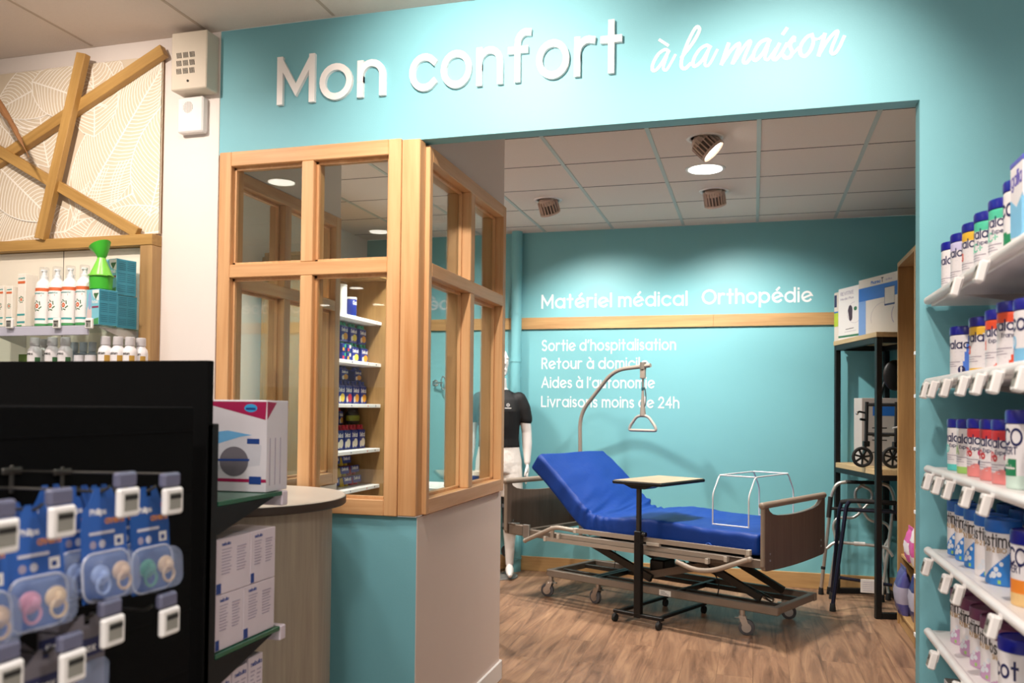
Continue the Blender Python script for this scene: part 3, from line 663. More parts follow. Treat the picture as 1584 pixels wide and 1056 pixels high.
def decoB(mb, w_, h, mp):
    mb.prism([(w_*.96, h*.98), (-w_*.1, h*.98)]+[(w_*.96-w_*1.06*math.cos(R(a)), h*.98-h*.3*math.sin(R(a))) for a in range(20, 91, 14)], 0, .0003, WHITE, mp)
    mb.ribbon([(w_*.3, h*.86), (w_*.75, h*.86), (w_*.5, h*.76), (w_*.3, h*.86)], h*.06, .0006, GRND, mp)
    mb.text('Peti babi', -w_*.1, h*.6, h*.09, WHITE, mp, .14, .0003, w_*.95); mb.ribbon([(0, h*.5), (w_*.85, h*.5)], h*.05, .0003, M('label_plum', '8a3354', .5), mp)
    mb.prism([(-w_*.2, .002), (w_*.97, .002), (w_*.97, h*.2), (w_*.3, h*.17)], 0, .0003, GRN, mp)
    mb.prism(arc(-w_*.5, h*.3, w_*.4, h*.28, 0, 360, 16)[:-1], 0, .0004, M('print_pink', 'd9c3c0', .5), mp); mb.prism(arc(-w_*.45, h*.68, w_*.26, h*.25, 0, 360, 16)[:-1], 0, .0005, M('print_blue', '8fa9d0', .5), mp)
def decoB2(mb, w_, h, mp):
    for c_ in range(2):
        for r_ in range(16):
            if r_ % 6 != 5: mb.ribbon([(-w_*.8+c_*w_*.9, h*(.93-.055*r_)), (-w_*.1+c_*w_*.9, h*(.93-.055*r_))], h*.012, .0003, M('carton_print', '24657c', .6), mp)
def bluebox(label, x_, y_, z_, w_, h_, dep, rz):
    t = thing('inhaler_box', label, 'box', (x_, y_, z_), rz, 'blue boxes of the wall display')
    b = MB(); b.box(-w_/2, w_/2, 0, dep, 0, h_, CSKY, .001, {'+x': CBL, '+z': CBL}); decoB(b, w_/2, h_, onfront(0, 0, 0))
    decoB2(b, dep/2, h_, onright(w_/2, dep/2, 0)); b.build('carton', t)
    b = MB(); b.box(-w_/2+.002, w_/2-.002, .002, .015, h_-.001, h_+.0006, CBL, .0004); b.build('flap', t)
bluebox('light blue box with a green shield, under the green inhaler', -2.6, 2.9, ZU, .082, .145, .085, R(-14))
bluebox('blue box at the right end of the glass shelf, lower of two', -2.612, 3.03, ZU, .055, .138, .095, R(-14))
bluebox('blue box with shield, on top at the right end of the shelf', -2.628, 3.025, ZU+.1395, .09, .152, .095, R(-14))
t = thing('inhaler', 'bright green plastic steam inhaler with a slanted mask top', 'inhaler', (-2.6, 2.944, ZU+.1465), R(-14)); t.scale = (1.06, 1.06, 1.1)
GI = M('green_plastic', '3fae2f', .35, var=.05); GI2 = M('green_plastic_light', '7ccb4b', .3, var=.03)
b = MB(); b.lathe([(.036, 0), (.041, .003), (.043, .045), (.043, .05)], GI, n=36); b.build('bowl', t)
b = MB(); b.lathe([(.0435, .0505), (.048, .051), (.048, .055), (.043, .056), (.03, .085), (.018, .112), (.015, .122)], GI2, n=36); b.build('cone', t)
b = MB(); pr = []
rings = [(0, .122, .015, .015), (.0, .132, .02, .02), (-.006, .15, .031, .028), (-.012, .172, .045, .036), (-.012, .168, .041, .033), (0, .135, .017, .017)]
vs = []; fs = []; n = 28
for i, (dx, z_, rx, ry) in enumerate(rings):
    for k in range(n):
        a = 2*math.pi*k/n; vs.append((dx+rx*math.cos(a), ry*math.sin(a), z_+(.016*math.cos(a) if i in (3, 4) else 0)))
for i in range(len(rings)-1):
    for k in range(n): fs.append([i*n+k, i*n+(k+1) % n, (i+1)*n+(k+1) % n, (i+1)*n+k])
fs.append(list(range(n))[::-1]); fs.append(list(range((len(rings)-1)*n, len(rings)*n)))
b.add(vs, fs, GI); b.build('mask', t)
b = MB(); b.box(.046, .062, -.008, .008, .051, .055, GI2); b.build('grip_tab', t)
# second glass shelf: small bottles
ZL = 1.546
def tinybottle(label, x, y, kind):
    t = thing('small_bottle', label, 'bottle', (x, y, ZL), 0, 'small bottles on the lower glass shelf'); r = .0285; t.scale = (1, 1, 1.3)
    YL = M('print_yellow', 'e0b13a', .5); LG = M('print_leafgreen', '4d9a3a', .5); GO = M('print_gold', 'b98f3e', .5)
    def fm(ph, z):
        if kind == 0: return LG if z < .028 and -50 < ph < 50 else YL if z < .04 and -45 < ph < 40 else GRND if .03 < z < .055 and 50 < ph < 85 else None
        if kind == 1: return GO if .03 < z < .06 and (30 < ph < 80 or -75 < ph < -35) else None
    b = MB(); b.lathe([(r*.95, 0), (r, .003), (r, .028), (r, .03), (r, .04), (r, .055), (r, .06), (r, .068), (r*.9, .08), (r*.62, .089), (r*.6, .092)], M('bottle_white2', 'e9e4e6', .35), n=32, fmat=fm)
    b.text('calcium' if kind else 'arnica', -.018, .062, .008, INK, oncyl(r, 0), .16, .0003); b.build('bottle', t)
    b = MB(); b.lathe([(.0195, .0925), (.02, .094), (.019, .118), (.017, .1195), (.001, .12)], M('cap_grey', 'c9c4c6', .4), n=26); b.build('cap', t)
for i, (xa, xb, k, dy) in enumerate(((44, 64, 0, 0), (62, 76, 2, .075), (70, 92, 0, -.005), (91, 111, 0, 0), (152, 174, 1, -.01), (174, 191, 1, .01), (193, 209, 1, .035), (211, 225, 1, .085))):
    y_ = 2.95+dy; tinybottle('white bottle with %s, %s, lower glass shelf' % (('a yellow and green label', 'gold print', 'a plain side')[k], ('leftmost', 'second and set back', 'third from left', 'fourth from left', 'first of four', 'second of four', 'third of four', 'last, by the oak side')[i]), atY((xa+xb)/2, 540, y_).x, y_, k)
for i, x_ in enumerate((115, 129, 143)):
    t = thing('vial', 'small clear vial with bluish cap, %s of three behind the white jars' % ('left', 'middle', 'right')[i], 'vial', (atY(x_, 540, 3.06).x, 3.06, ZL), 0, 'clear vials on the lower shelf'); t.scale = (1, 1, 1.3)
    b = MB(); b.lathe([(.019, 0), (.02, .003), (.02, .07), (.012, .078)], M('vial_blue', 'aab4c4', .25), n=20); b.build('body', t); b = MB(); b.lathe([(.015, .0785), (.016, .08), (.016, .11), (.001, .111)], M('vial_cap', 'c3c9d4', .3), n=20); b.build('cap', t)
for i, x_ in enumerate((123, 140)):
    t = thing('white_jar', 'low white jar with clear lid, %s of two at the middle of the lower shelf' % ('left', 'right')[i], 'jar', (atY(x_, 552, 2.93).x, 2.93, ZL), 0, 'white jars on the lower shelf'); t.scale = (1, 1, 1.3)
    b = MB(); b.lathe([(.027, 0), (.03, .004), (.03, .028), (.024, .033)], M('bottle_white2', 'e9e4e6', .35), n=26); b.build('body', t); b = MB(); b.lathe([(.021, .0335), (.022, .035), (.021, .06), (.001, .061)], M('lid_frost', 'cfccd0', .3), n=26); b.build('lid', t)
t = thing('green_box', 'small olive green box behind the bottles at left of the lower shelf', 'box', (atY(42, 540, 3.1).x, 3.08, ZL)); b = MB(); b.box(-.028, .028, 0, .04, 0, .095, M('olive_card', '5f7430', .6)); b.build('carton', t)
b = MB(); b.box(-.02, .02, -.0006, .0004, .02, .06, GRND, .0003); b.build('label_patch', t)
t = thing('white_tray', 'flat white carton lying at the left of the lower shelf', 'box', (atY(30, 552, 2.94).x, 2.93, ZL)); b = MB(); b.box(-.05, .035, 0, .09, 0, .022, CRM); b.build('carton', t)
b = MB(); b.box(-.05, .035, -.0006, .0004, .006, .012, M('label_teal', '3f9c9c', .5), .0003); b.build('label_patch', t)
# ================================================================== BLACK GONDOLA WITH PACIFIERS, END SHELVES AND COUNTER
PEG = M('black_metal', '040405', .8, var=.1, spec=.12)
DARK = M('dark_grey_metal', '17191b', .6, var=.05, spec=.3)
t = thing('gondola', 'black shop gondola with hooks in the left foreground', 'shelving', (-1.28, 1.0, 0))
# local: x toward the aisle, y along the gondola
b = MB(); b.box(-.1, 0, -.9, .76, .12, 1.42, PEG, .003); b.build('hook_panel', t)
b = MB(); b.box(-.9, .12, -.9, .8, 0, .12, PEG, .004); b.build('plinth', t)
b = MB(); b.box(-1.6, -.02, .84, .864, .12, 1.535, PEG, .002); b.build('back_board', t)
zt_ = atX(331, 655, -1.3).z
b = MB(); b.box(-.06, -.02, .842, .89, 0, zt_, DARK, .003); b.build('upright', t)
b = MB()
for k in range(9): b.box(-.0005, .0012, -.9, .76, 1.36-.14*k, 1.364-.14*k, PEG, .0005)
b.build('slot_line', t)
GEDGE = M('green_glass_edge', '1d5a44', .2, var=.1)
rail = M('price_rail_clear', 'cfc4cf', .3)
for z_ in (1.18, .795, .54):
    b = MB(); b.box(-.58, -.022, .895, 1.2, z_-.012, z_, GEDGE, .001); s_ = b.build('glass_shelf', t)
    b = MB(); b.prism([(.89, z_-.013), (.89, z_-.085), (1.13, z_-.02), (1.16, z_-.013)], -.03, -.022, DARK, lambda a, c, d: (d, a, c)); b.build('bracket', s_)
    b = MB(); b.box(-.58, -.022, 1.2, 1.232, z_-.042, z_-.0005, rail, .003); b.build('price_rail', s_)
# boxes on the end shelves
LAV = M('carton_lavender', 'cfc3cc', .55, var=.02); NAVY = M('print_navy', '1d3f86', .5); GREYP = M('print_grey', '9d92a5', .6); CRIM = M('print_crimson', 'a3124c', .5); GREYL = M('print_lightgrey', 'c9c6cf', .5)
def smallbox(label, y0, y1, z0, z1, i):
    t = thing('medicine_box', label, 'box', (-1.312, y0, z0), 0, 'white boxes on the gondola end shelves'); L = y1-y0-.002; h = z1-z0-.001
    b = MB(); b.box(-.12, 0, 0, L, 0, h, LAV, .001, {'-y': LAV})
    mp = onright(0, 0, 0)
    for c_ in range(2):
        for r_ in range(9): b.ribbon([(L*(.16+.44*c_), h*(.8-.055*r_)), (L*(.42+.44*c_)-(r_ % 3)*.004, h*(.8-.055*r_))], h*.018, .0003, GREYP, mp)
    b.text('nebulia', L*.15, h*.87, h*.06, NAVY, mp, .16, .0003); b.box(-.0002, .0005, .001, L*.14, .002, h*.2, NAVY, .0002)
    b.build('carton', t); b = MB(); b.box(-.118, -.002, .001, .014, h-.0008, h+.0006, LAV, .0004); b.build('flap', t)
ya, yb_, yc = 1.905, 2.06, 2.185
for i, (y0, y1, z0, z1, lb) in enumerate(((ya, yb_, .94, 1.082, 'white printed box, upper left of four under the large box'), (yb_, yc, .94, 1.082, 'white printed box, upper right of four under the large box'), (ya, 2.03, .797, .939, 'white printed box, lower left of four on the middle end shelf'),
                                        (2.03, yc, .797, .939, 'white printed box, lower right of four on the middle end shelf'))): smallbox(lb, y0, y1, z0, z1, i)
for i, (y0, y1) in enumerate(((1.91, 1.98), (1.985, 2.055), (2.06, 2.13))): smallbox('white box in the row on the lowest end shelf, %s of three' % ('nearest', 'middle', 'farthest')[i], y0, y1, .541, .725+.008*i, i)
y0 = 1.925
pa = atX(411, 760, -1.315); 
t = thing('nebuliser_box', 'large white box with crimson corner and product photo on the top end shelf', 'box', (pa.x, pa.y, 1.181), R(3))
W_, H_, D_ = .30, .258, .125
b = MB(); b.box(-W_, 0, 0, D_, 0, H_, M('carton_white', 'd9d3da', .5, var=.02), .0015)
mf = onfront(0, 0, 0); mr_ = onright(0, 0, 0)
b.prism([(-.22, H_-.004), (-.004, H_-.055), (-.0015, H_-.004)], 0, .0004, CRIM, mf); b.prism([(.0015, H_-.055), (.055, H_-.006), (.0015, H_-.004)], 0, .0004, CRIM, mr_)
b.prism(arc(-.05, H_-.022, .02, .0115, 0, 360, 20)[:-1], .0004, .0008, M('logo_blue', '3aa0d8', .4), mf); b.ribbon([(-.062, H_-.024), (-.038, H_-.024)], .006, .001, NAVY, mf)
b.prism([(-.24, .05), (-.02, .075), (-.015, .13), (-.05, .155), (-.24, .16)], 0, .0003, GREYL, mf); b.prism([(-.2, .12), (-.08, .155), (-.045, .16), (-.12, .172), (-.22, .16)], .0003, .0006, M('print_sky', '6aa9d8', .5), mf)
b.prism(arc(-.1, .085, .045, .042, 0, 360, 24)[:-1], .0004, .0008, M('print_dusk', '6d6770', .5), mf); b.ribbon([(-.17, .088), (-.055, .09)], .006, .001, NAVY, mf)
b.box(-.06, -.022, -.001, .001, .135, .15, NAVY, .0005); b.ribbon([(-.29, .032), (-.004, .032)], .009, .0004, CRIM, mf); b.box(-.052, -.015, -.0012, .001, .022, .044, NAVY, .0005)
for k in range(3): b.ribbon([(.02+k*.03, .02), (.02+k*.03, .15)], .004, .0003, GREYP, mr_)
b.build('carton', t); b = MB(); b.box(-W_+.004, -.004, .002, .03, H_-.001, H_+.0008, M('carton_white', 'd9d3da'), .0004); b.build('flap', t)
# hooks with price tags: prongs run toward the aisle
WIRE = M('hook_wire', '55524e', .4, .8)
BLU = M('card_blue', '2a5aa8', .45, var=.05); BLU2 = M('card_blue_deep', '1c4f96', .45)
TAGP = M('tag_clip', '66677f', .3)
def hook(label, px_, py_, xt=-1.03):
    p = atX(px_, py_, xt); L = xt+1.279
    t = thing('display_hook', label, 'hook', (-1.279, p.y, p.z+.045), 0, 'hooks on the black gondola')
    b = MB(); b.tube([(0, 0, 0), (L, 0, .004)], .002, WIRE, 8); b.build('tag_wire', t)
    b = MB(); b.tube(fillet([(0, 0, -.03), (L-.05, 0, -.03), (L-.035, 0, -.02)], .01), .0028, WIRE, 8); b.build('prong', t)
    b = MB(); b.box(.001, .007, -.022, .022, -.006, .006, WIRE, .002); b.box(.001, .006, -.005, .005, -.04, .01, WIRE, .002); b.build('mount', t)
    b = MB(); b.box(L-.012, L+.003, -.024, .024, -.02, .006, TAGP, .004); b.build('clip', t)
    b = MB(); b.box(L-.004, L+.008, -.026, .026, -.07, -.021, WHITE, .004); b.box(L+.0078, L+.0086, -.015, .017, -.06, -.03, ESL, .0003); b.ribbon([(-.01, -.037), (.013, -.037)], .008, .0004, INK, onright(L+.0086, 0, 0)); b.build('price_tag', t)
    return t, p
def pack(label, hk, xoff, tone, cols, card=BLU):
    """blister card with two pacifiers, hanging on a prong and facing the aisle"""
    y, z = hk.location.y, hk.location.z-.033
    t = thing('pacifier_pack', label, 'pacifier pack', (-1.279+xoff, y, z), R(tone), 'pacifier packs on the black gondola')
    t.rotation_euler = (0, R(-4), R(tone))
    mp = onright(0, 0, 0); hw = .05
    ol = [(-hw, -.18), (hw, -.18), (hw, -.06), (hw*.92, -.03), (hw*.6, -.012), (hw*.35, .012), (.006, .012), (.006, -.006), (-.006, -.006), (-.006, .012), (-hw*.35, .012), (-hw*.6, -.012), (-hw*.92, -.03), (-hw, -.06)]
    b = MB(); b.prism(ol, -.0008, 0, card, mp);
    b.text('Philips', -.03, -.035, .010, WHITE, mp, .16, .0003); b.text('avent', .002, -.052, .012, M('print_orange', 'd98a3c', .5), mp, .18, .0003); b.ribbon([(-.03, -.066), (.02, -.066)], .005, .0003, GREYL, mp)
    b.prism(arc(-.025, -.085, .007, .007, 0, 360, 12)[:-1], 0, .0003, GREYP, mp); b.prism(arc(-.005, -.085, .007, .007, 0, 360, 12)[:-1], 0, .0003, GREYL, mp); b.box(-.0001, .0004, .022, .042, -.092, -.074, WHITE, .0003); b.box(.0003, .0006, .027, .036, -.088, -.08, NAVY, .0002)
    b.box(-.0001, .0005, .03, .04, -.028, -.02, M('print_red', 'c8343c', .5), .0002)
    b.build('card', t, smooth=0)
    q = []
    for ax, ay, a0 in ((hw-.022, -.178+.022, -90), (hw-.022, -.1-.022, 0), (-hw+.022, -.1-.022, 90), (-hw+.022, -.178+.022, 180)): q += [(ax+.022*math.cos(R(a0+k*22.5)), ay+.022*math.sin(R(a0+k*22.5))) for k in range(5)]
    q = q[:]; n = len(q); cxx = sum(p[0] for p in q)/n; cyy = sum(p[1] for p in q)/n
    def sc(f): return [(cxx+(x-cxx)*f, cyy+(y-cyy)*f) for x, y in q]
    vs = []; fs = []
    for f, d in ((1.0, .0006), (1.02, .002), (.98, .026), (.9, .033), (.6, .036)):
        vs += [mp(x, y_, d) for x, y_ in sc(f)]
    for i in range(4): fs += [[i*n+k, i*n+(k+1) % n, (i+1)*n+(k+1) % n, (i+1)*n+k] for k in range(n)]
    fs.append(list(range(4*n, 5*n)))
    b = MB(); b.add(vs, fs, BLIS); b.tube([mp(x*1.01, y_, .003) for x, y_ in sc(1.03)], .002, M('blister_rim', 'b9bccb', .3), 6, True); b.build('blister', t)
    for c_, s_ in zip(cols, (-1, 1)):
        cm = M('pacifier_'+c_, c_, .4)
        b = MB(); yy = s_*.023; zz = -.135
        b.ball((.012, yy, zz), .006, .02, .017, cm, 16, 8); b.ball((.019, yy+.002, zz), .008, .009, .009, M('pacifier_knob_'+c_, c_, .5), 12, 8)
        b.tube([(.022, yy+.014*math.cos(a*math.pi/8)-.004, zz-.016+.014*math.sin(a*math.pi/8)) for a in range(16)], .0026, cm, 6, True)
        b.ball((.004, yy, zz), .004, .009, .009, M('teat_clear', 'd9c9a0', .3), 10, 6); b.build('pacifier', t)
BLIS = bpy.data.materials.new('blister_plastic'); BLIS.use_nodes = True
_n = BLIS.node_tree.nodes; _l = BLIS.node_tree.links; _n.clear(); _o = _n.new('ShaderNodeOutputMaterial'); _mx = _n.new('ShaderNodeMixShader'); _t = _n.new('ShaderNodeBsdfTransparent'); _g = _n.new('ShaderNodeBsdfPrincipled')
_g.inputs['Base Color'].default_value = (*lin('aab8da'), 1); _g.inputs['Roughness'].default_value = .12; _mx.inputs[0].default_value = .3
_nz = _n.new('ShaderNodeTexNoise'); _nz.inputs['Scale'].default_value = 40; _bp = _n.new('ShaderNodeBump'); _bp.inputs['Strength'].default_value = .15; _l.new(_nz.outputs['Fac'], _bp.inputs['Height']); _l.new(_bp.outputs[0], _g.inputs['Normal'])
_l.new(_t.outputs[0], _mx.inputs[1]); _l.new(_g.outputs[0], _mx.inputs[2]); _l.new(_mx.outputs[0], _o.inputs[0])
hk = []
for px_, py_, lb in ((265, 774, 'farthest of the upper row'), (196, 776, 'second farthest of the upper row'), (94, 806, 'third of the upper row, over the pink pacifiers'), (3, 829, 'nearest of the upper row, at the photo edge'),
                     (260, 960, 'farthest of the lower row'), (172, 975, 'second farthest of the lower row'), (110, 1030, 'third of the lower row'), (10, 1050, 'nearest of the lower row')):
    hk.append(hook('wire hook with white price tag, '+lb, px_, py_)[0])
pack('blue pack with green and beige pacifiers, farthest right in the upper row', hk[0], .2, -3, ('3f9a7c', 'd6b48a'), BLU2)
pack('blue pack with blue and beige pacifiers, second from the right in the upper row', hk[1], .2, -4, ('8fa6d8', 'd8b48c'))
pack('blue pack with pink and yellow pacifiers, third from the right', hk[2], .2, -6, ('d88aa0', 'e2c08a'))
pack('blue pack at the left photo edge of the upper row', hk[3], .2, -6, ('c05a5a', 'd8b48c'))
for i, nm in ((0, 'farthest'), (1, 'second'), (2, 'third'), (3, 'nearest')):
    for j in range(2): pack('blue pack %s behind the front one on the %s upper hook' % (('just', 'two')[j], nm), hk[i], .15-.06*j, -3+2*j, ('8fa6d8', 'd8b48c'), BLU2 if i == 0 else BLU)
def clipcard(label, h, xoff, cols):
    t = thing('blister_card', label, 'blister pack', (-1.279+xoff, h.location.y, h.location.z-.033), R(-3), 'clear packs on the lower hooks')
    mp = onright(0, 0, 0); b = MB(); b.prism([(-.04, -.19), (.04, -.19), (.04, -.01), (.014, .012), (.006, .012), (.006, -.006), (-.006, -.006), (-.006, .012), (-.014, .012), (-.04, -.01)], -.0008, 0, M('card_grey', '6f6a72', .5, var=.2, scale=20), mp)
    b.prism([(-.038, -.06), (.038, -.06), (.038, -.03), (-.038, -.03)], 0, .0004, M('card_navy', '232a55', .5), mp); b.text('tigex', -.025, -.053, .014, WHITE, mp, .15, .0004); b.build('card', t, smooth=0)
    b = MB(); b.box(.0005, .024, -.034, .034, -.185, -.065, BLIS, .008); b.build('blister', t)
    for k, c_ in enumerate(cols):
        b = MB(); b.lathe([(.013, -.02), (.015, -.018), (.012, .005), (.005, .014), (.004, .024), (.001, .026)], M('teat_'+c_, c_, .4), (.013, -.016+.032*k, -.14), 16); b.build('bottle_teat', t)
for i, c_ in ((5, ('b04a44', 'b0494a')), (6, ('2c3357', 'c07a3a')), (7, ('4a4a6a', 'c8b040'))):
    for j in range(2): clipcard('clear pack of bottle teats, %s on the %s lower hook' % (('in front', 'behind')[j], {5: 'second farthest', 6: 'third', 7: 'nearest'}[i]), hk[i], .2-.06*j, c_)
# round counter behind the gondola
t = thing('round_counter', 'round grey wood counter with pale top in front of the low teal wall', 'counter', (-1.83, 2.72, 0))
GW = WOOD('grey_wood', '8c8072', 'b3a896', 'z', 10, .5, .06, .06); CT = M('counter_top', 'e6dccf', .4, var=.02)
b = MB(); b.lathe([(.365, .02), (.37, .025), (.37, 1.067)], GW, n=64); b.build('body', t)
b = MB(); b.lathe([(.415, 1.068), (.42, 1.072), (.42, 1.094), (.415, 1.096)], M('counter_edge', '3f332c', .5), n=64); b.lathe([(.418, 1.0965), (.415, 1.1), (.001, 1.1005)], CT, n=64); b.build('top', t)
b = MB(); b.lathe([(.34, 0), (.34, .02)], BLACK, n=48); b.build('plinth', t)
# ================================================================== RIGHT: BABY MILK SHELVES
SHW = M('shelf_white', 'eeeaea', .35, var=.01); SHG2 = M('shelf_grey', 'c4bcb8', .45, var=.02)
SZ = [1.81, 1.535, 1.243, .97, .70, .42]
t = thing('baby_milk_shelving', 'white metal shelving of baby milk tins against the teal wall, right edge', 'shelving', (.56, 3.165, 0))
b = MB(); b.box(.44, .455, -1.9, 0, 0, 2.35, SHG2, .002); b.build('back_panel', t)
for y_ in (-1.0, -1.88):
    b = MB(); b.box(.405, .439, y_-.015, y_+.015, 0, 2.35, SHG2, .002); b.build('upright', t)
b = MB(); b.box(.03, .437, -1.9, 0, .02, .14, SHG2, .003); b.build('plinth', t)
for i, z_ in enumerate(SZ):
    b = MB(); b.box(.012, .437, -1.9, -.004, z_-.028, z_, SHW, .003); s_ = b.build('shelf', t)
    b = MB(); b.cyl((.004, 0, z_-.008), (.004, -1.9, z_-.008), .0135, SHW, n=18); b.build('front_rail', s_)
    for y_ in (-.3, -1.0, -1.88):
        b = MB(); b.prism([(.05, z_-.029), (.437, z_-.09), (.437, z_-.029)], y_-.002, y_+.002, SHG2, lambda a, c, d: (a, d, c)); b.build('bracket', s_)
LIDB = M('lid_navy', '10188c', .3, var=.05); TXN = M('print_ink_navy', '1b2058', .5); CW = M('tin_white', 'eae6ea', .35, var=.02)
def tin(label, cat, x, y, z, r, h, lid, top, fmf, words, extra=None, sy=1, grp='baby milk tins on the white shelves', lidh=.028):
    t = thing('milk_tin', label, cat, (x, y, z+.0008), R(-90), grp)
    n = 64; rows = 30; hb = h-lidh
    pr = [(r*.97, 0), (r, .003)]+[(r, .003+(hb-.006)*k/rows) for k in range(1, rows+1)]+[(r*.97, hb)]
    b = MB(); b.lathe(pr, CW, n=n, sy=sy, fmat=lambda ph, zz: top if top and zz/hb > .86-.05*math.cos(R(ph)) else fmf(ph, zz/hb))
    cy = oncyl(r, 0); mp = (lambda x_, y_, d: (cy(x_, y_, d)[0], cy(x_, y_, d)[1]*sy, cy(x_, y_, d)[2]))
    for w_, u, zz, sz, col, wd in words: b.text(w_, u*r, zz*hb, sz, col, mp, .15, .0003, wd*r if wd else None)
    if extra: extra(b, mp, r, hb)
    b.build('tin_body', t)
    b = MB(); b.lathe([(r*1.0, hb+.0008), (r*1.03, hb+.002), (r*1.03, h-.006), (r*.99, h-.001), (r*.93, h), (r*.92, h-.003), (.001, h-.003)], lid, n=40, sy=sy); b.build('lid', t)
    return t
def swoosh(col, base=.08, amp=.3, c=45):
    return lambda ph, f: col if f < base+amp*max(0, math.sin(R(min(90, max(-90, (ph-c)))))) else None
def two(f1, f2): return lambda ph, f: f1(ph, f) or f2(ph, f)
def circ(u, v, rr, col, ch=None):
    def g(b, mp, r, hb):
        b.prism(arc(u*r, v*hb, rr, rr*1.15, 0, 360, 18)[:-1], 0, .0004, col, mp)
        if ch: b.text(ch, u*r-rr*.3, v*hb-rr*.5, rr*1.1, WHITE, mp, .2, .0008)
    return g
def grow(*gs): return lambda b, mp, r, hb: [g(b, mp, r, hb) for g in gs]
def rule(u0, u1, v, th, col): return lambda b, mp, r, hb: b.ribbon([(r*(u0+(u1-u0)*k/8), v*hb) for k in range(9)], th, .0003, col, mp)
KB = M('print_kidblue', '4f7fe0', .45); KL = M('print_lilac', 'c9c4e8', .45); KY = M('print_sun', 'e8b93a', .45); KM = M('print_mint', '4fc3a0', .45); KO = M('print_vermilion', 'e2502e', .45)
KR = M('print_red', 'c8343c', .5); KP = M('print_salmon', 'e58a88', .45); KG = M('print_lime', '9bc96a', .45); KT = M('print_turquoise', '58c9c4', .45); KD = M('print_emerald', '1f8a5c', .45); KC = M('print_cyan', '7fc0e6', .45)
def nova(lab, x, y, z, h, top, sw, mark=None, markc=None, sub=None, ex=None, r=.05):
    W = [('novalac', -1.05, .67, .027, TXN, 2.5)]
    if sub: W.append((sub, .35, .55, .011, TXN, None))
    if mark: W.append((mark, -.1 if len(mark) < 2 else -.5, .42, .024, markc or TXN, None))
    lines = grow(*[rule(-1.2, 2.4, v, .0012, M('print_band', 'd3d0da', .4)) for v in (.6, .5, .4, .3, .2)], rule(-.7, .9, .36, .002, GREYP), rule(-.7, .5, .31, .0015, GREYP), rule(-.6, .7, .26, .0015, GREYP))
    return tin(lab, 'milk tin', x, y, z, r, h, LIDB, top, sw, W, grow(lines, ex) if ex else lines)
XC = .642
# top row, from the teal wall toward the camera
Y1 = [3.095, 2.955, 2.80, 2.655, 2.50, 2.36, 2.235]
nova('navy lidded tin with blue side and number 1, top shelf, against the teal wall', XC, Y1[0], SZ[0], .172, None, lambda ph, f: KB if ph > 88-28*(1-f) or f < .06 else None, ex=circ(1.05, .17, .011, TXN, '1'))
nova('navy lidded tin with lilac top and red dot, second on the top shelf', XC, Y1[1], SZ[0], .172, KL, lambda ph, f: KL if ph > 105 else None, ex=circ(1.35, .13, .012, KR, '2'))
nova('navy lidded tin with yellow top, third from the wall on the top shelf', XC, Y1[2], SZ[0], .172, KY, lambda ph, f: KY if f < .1 else None, '3', KO)
nova('navy lidded tin with mint top, fourth from the wall on the top shelf', XC, Y1[3], SZ[0], .172, KM, swoosh(KM, .02, .15), 'AC+', KM, 'Expert')
nova('navy lidded tin with mint top and navy badge, fifth on the top shelf', XC, Y1[4], SZ[0], .172, KM, swoosh(KM, .02, .22), 'AC+', KM, 'Expert', circ(1.5, .36, .013, TXN, '24'))
tin('navy lidded tin with large navy letters over a green wave, sixth on the top shelf', 'milk tin', XC, Y1[5], SZ[0], .05, .185, LIDB, None, lambda ph, f: KD if f < .38-.08*math.sin(R(ph)) else None, [('Picot', -1.0, .6, .045, TXN, 2.2)], circ(.6, .1, .009, TXN))
t = thing('milk_carton', 'tall white and lilac carton nearest on the top shelf at the right photo edge', 'box', (XC-.01, Y1[6], SZ[0]+.0008), R(-90), None)
b = MB(); b.box(-.05, .05, -.045, .045, 0, .205, CW, .002); mp = onfront(0, 0, -.045)
b.prism([(-.0495, .03), (.0495, .02), (.0495, .12), (0, .095), (-.0495, .12)], 0, .0004, KC, mp); b.text('gallia', -.042, .145, .036, M('print_violet', '5a4fa8', .5), mp, .13, .0003, .084)
b.prism([(-.0485, .02), (.0485, .02), (.0485, .12), (-.0485, .11)], 0, .0004, KC, lambda x, y, d: (.05+d, x, y)); b.build('carton', t)
b = MB(); b.box(-.051, .051, -.046, .046, .193, .207, M('carton_lid_lilac', '5a62c0', .4), .002); b.build('top_flap', t)
# second row
Y2 = [2.965, 2.81, 2.70, 2.535, 2.405, 2.235]; z = SZ[1]
nova('navy lidded tin with blue side and number 1, second shelf, nearest the teal wall', XC, Y2[0], z, .158, None, lambda ph, f: KB if ph > 82-28*(1-f) or f < .06 else None, ex=circ(1.0, .17, .011, TXN, '1'))
nova('navy lidded white tin with number 2, half hidden on the second shelf', XC+.03, Y2[1], z, .15, KL, lambda ph, f: None, '2')
nova('navy lidded tin with mustard top and yellow base, second shelf', XC, Y2[2], z, .16, KY, lambda ph, f: KY if f < .13 else None, '3', KO, r=.053)
nova('navy lidded tin with orange red top, between the mustard and the orange tins', XC, Y2[3], z, .162, KO, swoosh(KO, .04, .35, 30), '1', KO, 'Expert')
nova('navy lidded tin with broad orange wave, second shelf', XC, Y2[4], z, .168, KO, swoosh(KO, .06, 1.0, 42), None, None, 'Transit', r=.054)
tin('tin with blue band and pale blue base at the right photo edge, second shelf', 'milk tin', XC-.01, Y2[5], z, .05, .155, LIDB, None, lambda ph, f: KC if f < .3 else None, [('Picot', -1.0, .62, .04, TXN, 2.2), ('0', -.2, .3, .03, KC, None)])
